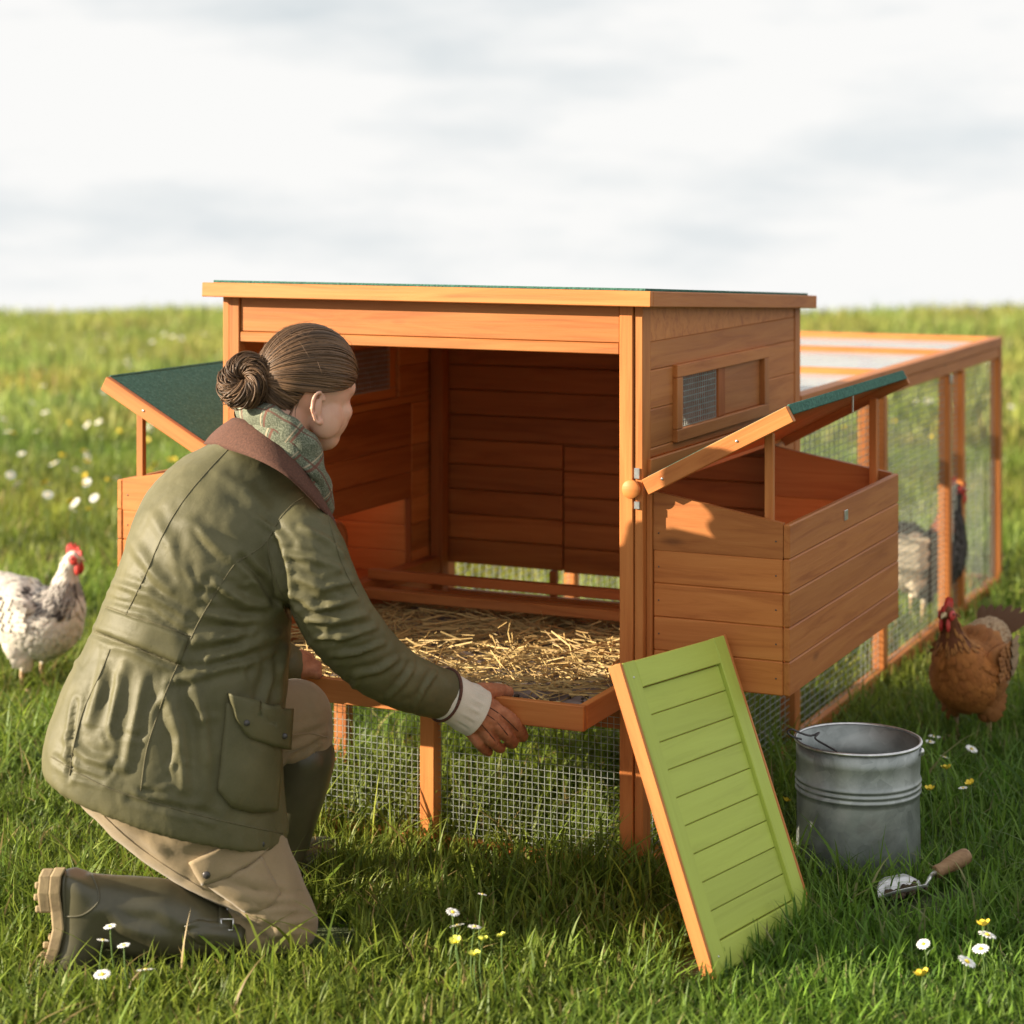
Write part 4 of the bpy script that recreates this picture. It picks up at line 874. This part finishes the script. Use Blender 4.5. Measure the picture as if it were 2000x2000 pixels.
for i in range(34):   # stray hairs at temple and nape
    az = hrng.choice((-1, 1)) * hrng.uniform(2.1, 2.9); lo = hairline_u(az); c_ = math.sqrt(1 - lo * lo); d0 = np.array((c_ * math.cos(az), -c_ * math.sin(az), lo)); p = hsurf(d0, 1.0); g = hrng.uniform(.02, .05)
    lock([p + hu * .02, p, p - hu * g * .5 - hf * .004 + hs * .002, p - hu * g + hf * hrng.uniform(-.012, .006)], [.001, .0009, .0007, .0003], 1, hcol())
bcn = hp(-.135, -.022, -.030); bax = (-hf * .80 + hs * .55 + hu * .12).normalized(); b1 = bax.cross(hu).normalized(); b2 = bax.cross(b1)
for i in range(300):
    jx, jy = hrng.gauss(0, .0022), hrng.gauss(0, .0022); tw = hrng.gauss(2.4, .5); dp = hrng.gauss(1.5, .45); ph0 = hrng.uniform(0, 2 * math.pi); th0 = hrng.uniform(0, 2 * math.pi); n = 10; P = []; R0, r0 = hrng.uniform(.0255, .0275), hrng.uniform(.0195, .0245)
    for t in np.linspace(0, 1, n):
        th = th0 + t * tw; ph = ph0 + t * dp; rad = R0 + r0 * math.cos(th); P.append(bcn + b1 * jx + b2 * jy + b1 * (rad * math.cos(ph)) + b2 * (rad * 1.12 * math.sin(ph)) + bax * (r0 * 1.05 * math.sin(th)))
    lock(P, [.0012] + [hrng.uniform(.001, .0022)] * (n - 2) + [.0009], .6, hcol())
for i in range(110):   # loose flyaway hairs
    if i < 70: d0 = np.array((hrng.gauss(0, 1), hrng.gauss(0, 1), abs(hrng.gauss(.3, .6)))); d0 /= np.linalg.norm(d0); p = hsurf(d0, 1.0)
    else: d0 = np.array(b1 * hrng.gauss(0, 1) + b2 * hrng.gauss(0, 1)); p = bcn + Vector(d0 / np.linalg.norm(d0)) * .043
    if i < 70 and d0[2] < hairline_u(math.atan2(-d0[1], d0[0])): continue
    o_ = (p - (HC_ if i < 70 else bcn)).normalized(); s_ = Vector((hrng.gauss(0, 1), hrng.gauss(0, 1), hrng.gauss(0, 1))); s_ = (s_ - o_ * s_.dot(o_)).normalized(); g = hrng.uniform(.012, .035); lf = hrng.uniform(.002, .008)
    lock([p - s_ * g, p + o_ * lf, p + s_ * g + o_ * lf * .6], [.0003, .0003, .0002], 1, (.15, .085, .045))
solid('locks', V, Fc, 'hair', hr, True, cols=CO)
v, f = lathe([(.0275 + .019 * math.cos(a), .019 * math.sin(a)) for a in np.linspace(0, 2 * math.pi, 17)], 32); v = [bcn + b1 * q[0] + b2 * (q[1] * 1.12) + bax * q[2] for q in v]; solid('bun_core', v, f, 'hair', hr, True, cols=[(.04, .022, .012)] * len(v))
# trousers -------------------------------------------------------
tr_parts = [loft([rg((150, 1440), (520, 1500), 3.98, .14), rg((120, 1490), (545, 1570), 3.97, .15), rg((150, 1550), (560, 1640), 3.955, .135), rg((222, 1625), (578, 1688), 3.94, .115), rg((300, 1685), (598, 1735), 3.93, .098), rg((390, 1735), (614, 1772), 3.92, .085), rg((470, 1775), (622, 1800), 3.915, .075), rg((505, 1830), (618, 1828), 3.912, .062), rg((520, 1850), (600, 1850), 3.91, .04)], 32, 3, 2.1)[:2],
    ctube([(560, 1805, 3.915, .052), (500, 1822, 3.90, .046), (450, 1822, 3.885, .042)], 16),
    ctube([(330, 1440, 4.04, .125), (450, 1420, 4.11, .11), (540, 1408, 4.165, .086), (576, 1402, 4.185, .078)], 20), ctube([(578, 1404, 4.185, .076), (588, 1440, 4.19, .066), (582, 1490, 4.195, .056), (574, 1530, 4.2, .05)], 16)]
tv, tf, tn = fused(tr_parts, .007, 8)
tv = folds(tv, tn, [([(440, 1700), (500, 1720), (560, 1735)], 8, .005), ([(430, 1735), (490, 1755), (580, 1760)], 8, .006), ([(450, 1760), (520, 1780), (600, 1778)], 7, .006), ([(480, 1790), (540, 1800), (610, 1795)], 7, .006), ([(500, 1810), (540, 1825), (600, 1820)], 6, .005), ([(520, 1840), (545, 1815), (600, 1800)], 6, .005), ([(300, 1640), (360, 1650), (430, 1640)], 14, .004), ([(220, 1590), (290, 1640), (350, 1700)], 12, .003), ([(560, 1465), (600, 1450), (640, 1425)], 6, .006), ([(570, 1490), (600, 1475), (630, 1450)], 5, .006), ([(560, 1440), (590, 1420), (640, 1410)], 7, .003)])
tv = rough_noise(tv, tn, .003, 12, seed=5)
ts = part_empty('trousers', PE, at(430, 1650, 3.93)); ts['label'] = 'tan work trousers with a buttoned thigh pocket'; solid('leg_cloth', tv, tf, 'trouser', ts, True); tt = bvh(tv, tf)
patch('pocket_flap', ts, tt, [(369, 1684), (410, 1664), (462, 1640), (500, 1642), (524, 1651)], [(395, 1727), (425, 1718), (462, 1703), (498, 1680), (520, 1660)], .004, 'trouser', 16, 8)
patch('thigh_pocket', ts, tt, [(400, 1726), (440, 1714), (480, 1694), (510, 1672)], [(480, 1782), (505, 1780), (530, 1770), (548, 1745)], .002, 'trouser', 14, 10, bulge=.005)
for q in ((404, 1706), (506, 1650)):
    h, nn = hit(tt, *q); V, Fc = ball(h + nn * .0065, .0072, .0072, .003, (R, U, F), 12, 8); solid('button', V, Fc, 'darkmetal', ts, True)
for pl in ([(470, 1700), (505, 1735), (520, 1775)], [(200, 1590), (260, 1645), (330, 1695), (400, 1738)], [(556, 1438), (600, 1432), (640, 1440)]): seam('seam', ts, tt, pl, .0013, 'trouser', lift=.0008)
# boots ----------------------------------------------------------
bt = part_empty('boot', PE, onz(180, 1890)); bt['label'] = 'near olive rubber boot lying on its toe, with buckle strap'
shaft = loft([rg((492, 1796), (488, 1858), 3.893, .045), rg((452, 1782), (446, 1862), 3.885, .052), rg((400, 1750), (400, 1868), 3.875, .060), rg((340, 1722), (340, 1872), 3.865, .066), rg((270, 1713), (272, 1870), 3.855, .062), rg((215, 1710), (220, 1850), 3.845, .054), rg((175, 1706), (190, 1820), 3.838, .047)], 28, 3)[:2]
foot = loft([rg((122, 1697), (175, 1712), 3.832, .034), rg((112, 1720), (214, 1736), 3.832, .041), rg((112, 1770), (222, 1790), 3.832, .043), rg((112, 1820), (210, 1838), 3.830, .046), rg((98, 1862), (190, 1882), 3.828, .050), rg((84, 1895), (172, 1915), 3.826, .048), rg((90, 1918), (150, 1930), 3.826, .036)], 28, 3)[:2]
b_v, b_f, b_n = fused([shaft, foot], .006, 8)
b_v = folds(b_v, b_n, [([(200, 1800), (230, 1830), (280, 1850)], 12, -.005), ([(360, 1820), (400, 1810), (440, 1815)], 7, -.004), ([(370, 1840), (410, 1835), (450, 1840)], 7, -.004), ([(230, 1790), (300, 1800), (360, 1830)], 16, -.004)])
solid('boot_shell', b_v, b_f, 'boot', bt, True); btree = bvh(b_v, b_f)
# sole with heel block and lugs, on the left (under) side of the foot
def slab(name, rows, t0_, t1_, parent, mat):
    V = []; Fc = []
    for px, py, hw in rows:
        for px_ in (px - t0_, px + t1_):
            for s_ in (-1, 1): V.append(at(px_, py, 3.832 + hw * s_))
    for i in range(len(rows) - 1):
        a = i * 4
        for q in ((0, 1, 5, 4), (2, 6, 7, 3), (0, 4, 6, 2), (1, 3, 7, 5)): Fc.append([a + k for k in q])
    Fc.append([0, 2, 3, 1]); e = (len(rows) - 1) * 4; Fc.append([e, e + 1, e + 3, e + 2]); o = solid(name, V, Fc, mat, parent, False, fix=True)
    m_ = o.modifiers.new('bevel', 'BEVEL'); m_.width = .003; m_.segments = 2; return o
sl_ = slab('sole', [(116, 1694, .030), (106, 1712, .038), (103, 1745, .041), (108, 1780, .040), (111, 1815, .043), (102, 1855, .049), (90, 1890, .050), (80, 1915, .044)], 9, 14, bt, 'sole')
slab('heel_block', [(101, 1696, .030), (93, 1712, .037), (90, 1745, .040), (94, 1783, .038)], 17, 6, bt, 'sole')
for k, (px, py) in enumerate(((74, 1722), (72, 1745), (75, 1768), (90, 1838), (84, 1858), (77, 1878), (70, 1898))):
    for s_ in (-1, 1): slab('lug', [(px, py - 7, .016), (px, py + 7, .016)], 1, 12, bt, 'sole').location += F * (.021 * s_)
seam('welt', bt, btree, [(128, 1697), (124, 1730), (126, 1780), (124, 1820), (112, 1862), (98, 1900)], .004, 'boot'); seam('edge_line', bt, btree, [(180, 1708), (192, 1740), (190, 1765), (160, 1788), (126, 1790)], .0022, 'boot')
patch('strap', bt, btree, [(427, 1768), (440, 1774), (452, 1780)], [(424, 1862), (436, 1864), (448, 1864)], .004, 'boot', 6, 16)
patch('gusset', bt, btree, [(360, 1808), (385, 1796), (430, 1800), (478, 1810)], [(362, 1820), (390, 1845), (430, 1850), (478, 1850)], .002, 'boot', 14, 8, bulge=.003)
def ringframe(name, parent, tree, px, py, w_, h_, mat, r=.0018):
    h, nn = hit(tree, px, py); P = [h + nn * .009 + R * (a * w_) + U * (b_ * h_) for a, b_ in ((-1, -1), (1, -1), (1, 1), (-1, 1))]; pcs = []
    for i in range(4): pcs.append(rtube([P[i], P[(i + 1) % 4]], [r, r], 6, 1))
    V, Fc = merge(pcs); return solid(name, V, Fc, mat, parent, True)
ringframe('buckle', bt, btree, 440, 1808, .011, .010, 'steel')
h, nn = hit(btree, 442, 1780); V, Fc = ball(h + nn * .005, .0035, n=10, m=6); solid('rivet', V, Fc, 'steel', bt, True)
b2_ = part_empty('boot', PE, onz(545, 1745)); b2_['label'] = 'far rubber boot of the raised leg, mostly hidden behind the jacket'
fz = onz(530, 1745); fd = (R * .55 + F * .83).normalized()
v, f, n_ = fused([ctube([(592, 1478, 4.195, .066), (582, 1530, 4.2, .062), (565, 1600, 4.21, .056), (548, 1670, 4.215, .05), (538, 1712, 4.22, .048)], 18), rtube([fz + Vector((0, 0, .05)) - fd * .03, fz + fd * .08 + Vector((0, 0, .045)), fz + fd * .17 + Vector((0, 0, .036))], [.048, .045, .036], 16)], .007, 6); solid('boot_shell', v, f, 'boot', b2_, True)
v, f, _ = tube([fz - fd * .08 + Vector((0, 0, .008)), fz - fd * .05 + Vector((0, 0, .008)), fz + fd * .1 + Vector((0, 0, .008)), fz + fd * .20 + Vector((0, 0, .008))], [.03, .045, .048, .03], 14, 3, flat=.25); solid('sole', v, f, 'sole', b2_, True)
# gloves ---------------------------------------------------------
g1 = part_empty('glove', PE, at(940, 1385, 4.15)); g1['label'] = 'leather work glove with cream cuff gripping the tray edge'
gp = [ctube([(895, 1375, 4.125, .036), (925, 1392, 4.14, .042), (950, 1402, 4.15, .040)], 16), ctube([(912, 1362, 4.13, .026), (940, 1352, 4.165, .019), (968, 1349, 4.195, .0155), (992, 1352, 4.215, .0125)], 12),
      ctube([(948, 1382, 4.145, .0155), (982, 1394, 4.145, .0142), (1008, 1416, 4.16, .013), (1021, 1438, 4.195, .0118), (1012, 1437, 4.245, .0095)], 12), ctube([(944, 1400, 4.135, .0155), (970, 1418, 4.13, .0138), (991, 1438, 4.15, .0125), (1001, 1452, 4.19, .0115), (994, 1448, 4.24, .0095)], 12),
      ctube([(934, 1416, 4.128, .014), (952, 1438, 4.125, .012), (968, 1455, 4.15, .011), (978, 1462, 4.19, .010), (972, 1456, 4.24, .009)], 12), ctube([(918, 1426, 4.13, .0125), (932, 1448, 4.13, .011), (946, 1464, 4.155, .0098), (955, 1468, 4.19, .009), (950, 1460, 4.23, .008)], 12)]
v, f, n_ = fused(gp, .0026, 2); v = rough_noise(v, n_, .0014, 60, seed=2); solid('leather_hand', v, f, 'leather', g1, True)
cu = [(862, 1356, 4.108, .046), (880, 1364, 4.116, .0475), (900, 1375, 4.124, .0455), (918, 1385, 4.133, .0475), (932, 1393, 4.138, .0485)]; P = np.array([list(at(*q[:3])) + [q[3]] for q in cu]); P = cr(P, 8); Tg, Ng, Bg = frames(P[:, :3]); V = []; Fc = []; n = 48
for lay in (0, 1):
    for i in range(len(P)):
        t = i / (len(P) - 1)
        for k in range(n):
            a = 2 * math.pi * k / n; gather = 1 + .075 * math.sin(a * 17 + t * 2) * math.exp(-((t - .62) / .16) ** 2); V.append(P[i, :3] + (P[i, 3] * gather - lay * .003) * (Ng[i] * math.cos(a) + Bg[i] * math.sin(a)))
m = len(P) * n
for i in range(len(P) - 1):
    for k in range(n): q = [i * n + k, i * n + (k + 1) % n, (i + 1) * n + (k + 1) % n, (i + 1) * n + k]; Fc.append(q); Fc.append([m + x for x in q[::-1]])
for i in (0, len(P) - 1):
    for k in range(n): Fc.append([i * n + k, i * n + (k + 1) % n, m + i * n + (k + 1) % n, m + i * n + k])
solid('cuff', V, Fc, 'canvas', g1, True, fix=True); gt = bvh(*fused(gp, .005, 2)[:2])

for pl in ([(935, 1372), (960, 1384), (985, 1402), (1012, 1428)], [(945, 1392), (968, 1408), (992, 1436)], [(934, 1408), (952, 1428), (972, 1454)]): seam('seam', g1, gt, pl, .0012, 'cord')
g2 = part_empty('glove', PE, at(590, 1302, 4.37)); g2['label'] = 'brown leather glove resting on the left of the tray'
gp = [ctube([(552, 1304, 4.36, .036), (578, 1303, 4.37, .036), (592, 1303, 4.38, .030)], 14)] + [ctube([(590, 1290 + 8 * k, 4.385 - .012 * k, .013), (606, 1294 + 7 * k, 4.385 - .012 * k, .012), (620, 1300 + 6 * k, 4.38 - .012 * k, .0105)], 10) for k in range(4)] + [ctube([(570, 1285, 4.38, .016), (588, 1280, 4.40, .013), (604, 1284, 4.41, .011)], 10)]
v, f, n_ = fused(gp, .0035, 3); solid('leather_hand', v, f, 'leather', g2, True)

# ------------------------------------------------------------------ hens
def hen(name, label, pos, face, scale, colour, cat='hen', neck=(0, 0), look=0.0, seed=1):
    """face: direction in the ground plane; colour(x, z, y, region) -> rgb; built life-size facing +x then placed"""
    ang = math.atan2(face.y, face.x); root = thing(name, label, cat, pos, ang, 'free-ranging hens'); S = scale
    W_ = wmat(root)
    def pl(name_, V, Fc, mat, smooth=True, cols=None, parent=None):
        return solid(name_, [W_ @ (Vector(v) * S) for v in V], Fc, mat, parent or root, smooth, cols=cols)
    nx, nz = neck
    # spine: rump -> breast -> neck -> crown; (x, z, half height, half width, tilt)
    sp_ = [(-.150, .265, .012, .012, .2), (-.135, .258, .045, .040, .2), (-.10, .232, .078, .066, .15), (-.05, .205, .098, .083, .05), (.0, .190, .105, .090, -.08), (.045, .192, .100, .088, -.35), (.080, .212, .085, .076, -.75), (.100, .250, .062, .056, -1.15), (.108 + nx * .4, .290 + nz * .4, .043, .040, -1.45), (.113 + nx * .7, .322 + nz * .7, .031, .029, -1.5), (.120 + nx, .350 + nz, .026, .0235, -1.35), (.130 + nx, .372 + nz, .0255, .022, -.9), (.143 + nx, .382 + nz, .021, .018, -.3), (.154 + nx, .380 + nz, .011, .010, 0)]
    rings = [(Vector((x, 0, z)), Vector((-math.sin(t), 0, math.cos(t))) * hh if False else Vector((math.sin(t), 0, math.cos(t))) * hh, Vector((0, hw, 0))) for x, z, hh, hw, t in sp_]
    V, Fc, _ = loft(rings, 26, 4); thighs = [rtube([(-.005, .045 * s, .13), (.012, .048 * s, .095), (.006, .047 * s, .068)], [.036, .027, .013], 12) for s in (-1, 1)]
    v, f, n_ = fused([(V, Fc)] + thighs, .0055, 9)
    co = [colour(p[0], p[2], p[1], 'body') for p in v]; body = pl('body', v, f, 'feather', True, co)
    # overlapping feathers
    r = np.random.default_rng(seed); V = []; Fc = []; CO = []; va = np.array(v)
    for i in r.choice(len(va), 1500, replace=len(va) < 1500):
        p, nn = va[i], n_[i]
        if p[0] > .128 + nx and p[2] > .35 + nz: continue
        if p[2] < .085: continue
        up_neck = p[2] > .27 + nz * .3 and p[0] > .06; flow = np.array((-.35, 0, -1.0)) if up_neck else (np.array((-.7, 0, -.75)) if p[0] > .05 else np.array((-1, 0, -.25 + .5 * (p[2] > .25))))
        flow = flow - nn * (flow @ nn); k = np.linalg.norm(flow)
        if k < .2: continue
        flow /= k; sd = np.cross(nn, flow); l = (.026 if up_neck else .030) * r.uniform(.8, 1.3); w__ = (.0042 if up_neck else .0085) * r.uniform(.8, 1.2); o = len(V); b0 = p - nn * .002
        for t, wv, h_ in ((0, .35, .0), (.35, 1, .0035), (.75, .85, .0055)): V += [b0 + flow * l * t - sd * w__ * wv + nn * h_, b0 + flow * l * t + nn * (h_ + .0015), b0 + flow * l * t + sd * w__ * wv + nn * h_]
        V.append(b0 + flow * l + nn * .0045); Fc += [[o, o + 1, o + 4, o + 3], [o + 1, o + 2, o + 5, o + 4], [o + 3, o + 4, o + 7, o + 6], [o + 4, o + 5, o + 8, o + 7], [o + 6, o + 7, o + 9], [o + 7, o + 8, o + 9]]
        c = np.array(colour(p[0], p[2], p[1], 'feather')) * r.uniform(.72, 1.25); e = np.array(colour(p[0], p[2], p[1], 'edge')); CO += [tuple(c), tuple(e), tuple(c)] + [tuple(c), tuple(e), tuple(c)] * 2 + [tuple(c)]
    pl('plumage', V, Fc, 'feather', True, CO)
    for s in (-1, 1):   # folded wings with long overlapping feathers
        wg = part_empty('wing', root, W_ @ (Vector((-.03, .085 * s, .215)) * S))
        rings = [(Vector((.062, .066 * s, .225)), Vector((0, 0, .016)), Vector((0, .008 * s, 0))), (Vector((.035, .078 * s, .220)), Vector((0, 0, .044)), Vector((0, .011 * s, 0))), (Vector((-.02, .083 * s, .216)), Vector((0, 0, .052)), Vector((0, .010 * s, 0))), (Vector((-.08, .068 * s, .222)), Vector((0, 0, .040)), Vector((0, .009 * s, 0))), (Vector((-.14, .042 * s, .232)), Vector((0, 0, .012)), Vector((0, .005 * s, 0)))]
        V, Fc, _ = loft(rings, 14, 4); pl('wing_base', V, Fc, 'feather', True, [colour(q[0], q[2], q[1], 'wing') for q in V], wg)
        V = []; Fc = []; CO = []
        for row, (x0, ln_, wf, nf) in enumerate(((-.035, .115, .010, 9), (-.005, .075, .010, 8), (.025, .05, .009, 7), (.045, .035, .008, 6))):
            for k in range(nf):
                zz = .180 + (.082 - row * .004) * k / (nf - 1); q0 = Vector((x0 + .006 * math.sin(k * 2.1), (.0905 + .0015 * row) * s, zz)); dr = Vector((-1, -.30 * s * (1 - row * .2), .10 - .5 * (zz - .215) * 4)).normalized(); sd = Vector((0, -.15 * s, 1)); o = len(V)
                for t, wv in ((0, .6), (.4, 1), (.8, .85), (1, .2)): c = q0 + dr * (ln_ * t) + Vector((0, .003 * s, 0)); V += [c - sd * (wf * wv), c + Vector((0, .0028 * s, 0)), c + sd * (wf * wv)]
                for j in range(3): e = o + j * 3; Fc += [[e, e + 1, e + 4, e + 3], [e + 1, e + 2, e + 5, e + 4]]
                c = np.array(colour(x0, zz, .09 * s, 'wing')) * r.uniform(.7, 1.2); e = np.array(colour(x0, zz, .09 * s, 'edge')); CO += [tuple(c), tuple(e * .5 + c * .5), tuple(c * .85)] * 4
        pl('wing_feathers', V, Fc, 'feather', True, CO, wg)
    for k in range(7):   # tail feathers
        a = (k - 3) * .16; V = []; Fc = []; b0 = Vector((-.125, .010 * (k - 3), .262)); dr = Vector((-.72, a, .62)).normalized(); sd = Vector((.5, 0, .6)).cross(dr).normalized()
        for j, (t, wv) in enumerate(((0, .4), (.3, 1), (.7, 1.05), (.92, .7), (1, .15))): c = b0 + dr * (.115 * t) + Vector((-.02 * t * t, 0, -.012 * t * t)); V += [c - sd * (.013 * wv), c + Vector((0, 0, .003)), c + sd * (.013 * wv)]
        for j in range(4): o = j * 3; Fc += [[o, o + 1, o + 4, o + 3], [o + 1, o + 2, o + 5, o + 4]]
        pl('tail_feather', V, Fc, 'feather', True, [colour(-.15, .3, 0, 'tail')] * len(V))
    hx, hz = .140 + nx, .378 + nz
    # comb: serrated blade
    prof = [(-.028, .012), (-.030, .026), (-.024, .040), (-.019, .028), (-.014, .044), (-.008, .030), (-.002, .043), (.003, .028), (.009, .036), (.012, .022), (.019, .024), (.021, .010), (.010, .008), (-.012, .014)]
    n = len(prof); V = [(hx + x, -.0035 + .002 * math.sin(i), hz + z) for i, (x, z) in enumerate(prof)] + [(hx + x, .0035 + .002 * math.sin(i), hz + z) for i, (x, z) in enumerate(prof)]; Fc = [list(range(n))[::-1], list(range(n, 2 * n))] + [[i, (i + 1) % n, n + (i + 1) % n, n + i] for i in range(n)]
    pl('comb', V, Fc, 'comb', False)
    for s in (-1, 1):
        V, Fc = ball((hx + .010, .010 * s, hz - .026), .010, .005, .018, n=12, m=8); pl('wattle', V, Fc, 'comb')
        V, Fc = ball((hx - .002, .0155 * s, hz - .002), .017, .006, .014, n=12, m=8); pl('face_skin', V, Fc, 'comb')
        V, Fc = ball((hx + .002, .0215 * s, hz + .003), .0038, .002, .0038, n=10, m=6); pl('eye', V, Fc, 'eye')
        V, Fc = ball((hx - .016, .018 * s, hz - .010), .006, .004, .008, n=10, m=6); pl('ear_lobe', V, Fc, 'petal' if name == 'white_hen' else 'comb')
        lg = [(.006, .047 * s, .085), (.0, .047 * s, .045), (.004, .047 * s, .010)]; pcs = [rtube(lg, [.0085, .0062, .0062], 8)]
        for a in (-.5, 0, .5, 3.14): L_t = .045 if a < 1 else .022; pcs.append(rtube([(.004, .047 * s, .009), (.004 + math.cos(a) * L_t * .6, .047 * s + math.sin(a) * L_t * .6, .008), (.004 + math.cos(a) * L_t, .047 * s + math.sin(a) * L_t, .004)], [.0055, .0045, .0025], 7))
        V, Fc = merge(pcs); pl('leg', V, Fc, 'shank')
    V, Fc, _ = tube([(hx + .008, 0, hz + .002), (hx + .020, 0, hz), (hx + .031, 0, hz - .007)], [.0095, .006, .0008], 10, 3); pl('beak', V, Fc, 'beak')
    return root
def mix(a, b_, t): t = min(1, max(0, t)); return tuple(x * (1 - t) + y * t for x, y in zip(a, b_))
def white_col(x, z, y, rgn):
    base = (.62, .57, .50)
    if rgn == 'tail': return (.05, .045, .045)
    k = noise.noise(Vector((x * 60, y * 60, z * 18)))
    if x > .02 and .232 < z < .315 and rgn != 'body' and x < .15: return (.014, .012, .012) if rgn == 'edge' else ((.09, .08, .075) if k > .2 else (.56, .51, .46))
    if x > .04 and .24 < z < .30 and rgn == 'body': return (.28, .25, .23)
    return base
def brown_col(x, z, y, rgn):
    k = noise.noise(Vector((x * 40, y * 40, z * 40)))
    if rgn == 'tail': return (.10, .045, .018)
    if z > .27 and x > .05: return (.46, .20, .05) if rgn == 'edge' else (.15, .048, .016)
    if x > .05: return mix((.42, .155, .035), (.30, .10, .022), .5 + k)
    if x < -.02: return (.42, .30, .18) if rgn == 'edge' else mix((.20, .10, .04), (.32, .20, .11), .5 + k)
    return mix((.26, .095, .026), (.36, .15, .045), .5 + k)
def dark_col(x, z, y, rgn):
    k = noise.noise(Vector((x * 40, y * 40, z * 40)))
    if x < -.0 and z < .275 and rgn not in ('tail',): return (.70, .60, .46)
    if z > .28 and .03 < x < .105: return (.22, .07, .035)
    return (.10, .085, .075) if rgn == 'edge' else (.050, .043, .038)
hen('white_hen', 'white hen with black-streaked neck and red comb standing left of the person', onz(62, 1346), R * .93 - F * .36, 1.04, white_col, neck=(.0, -.012), seed=4)
hen('brown_hen', 'brown hen facing the camera in the grass beside the wire run', onz(1900, 1448), -R * .62 - F * .78, .97, brown_col, neck=(.012, -.018), seed=5)
hen('dark_hen', 'dark grey hen with pale rump seen through the wire mesh of the run', onz(1826, 1216) + Vector((-.06, 0, 0)), R * .93 + F * .2, 1.08, dark_col, neck=(.0, .02), seed=6)
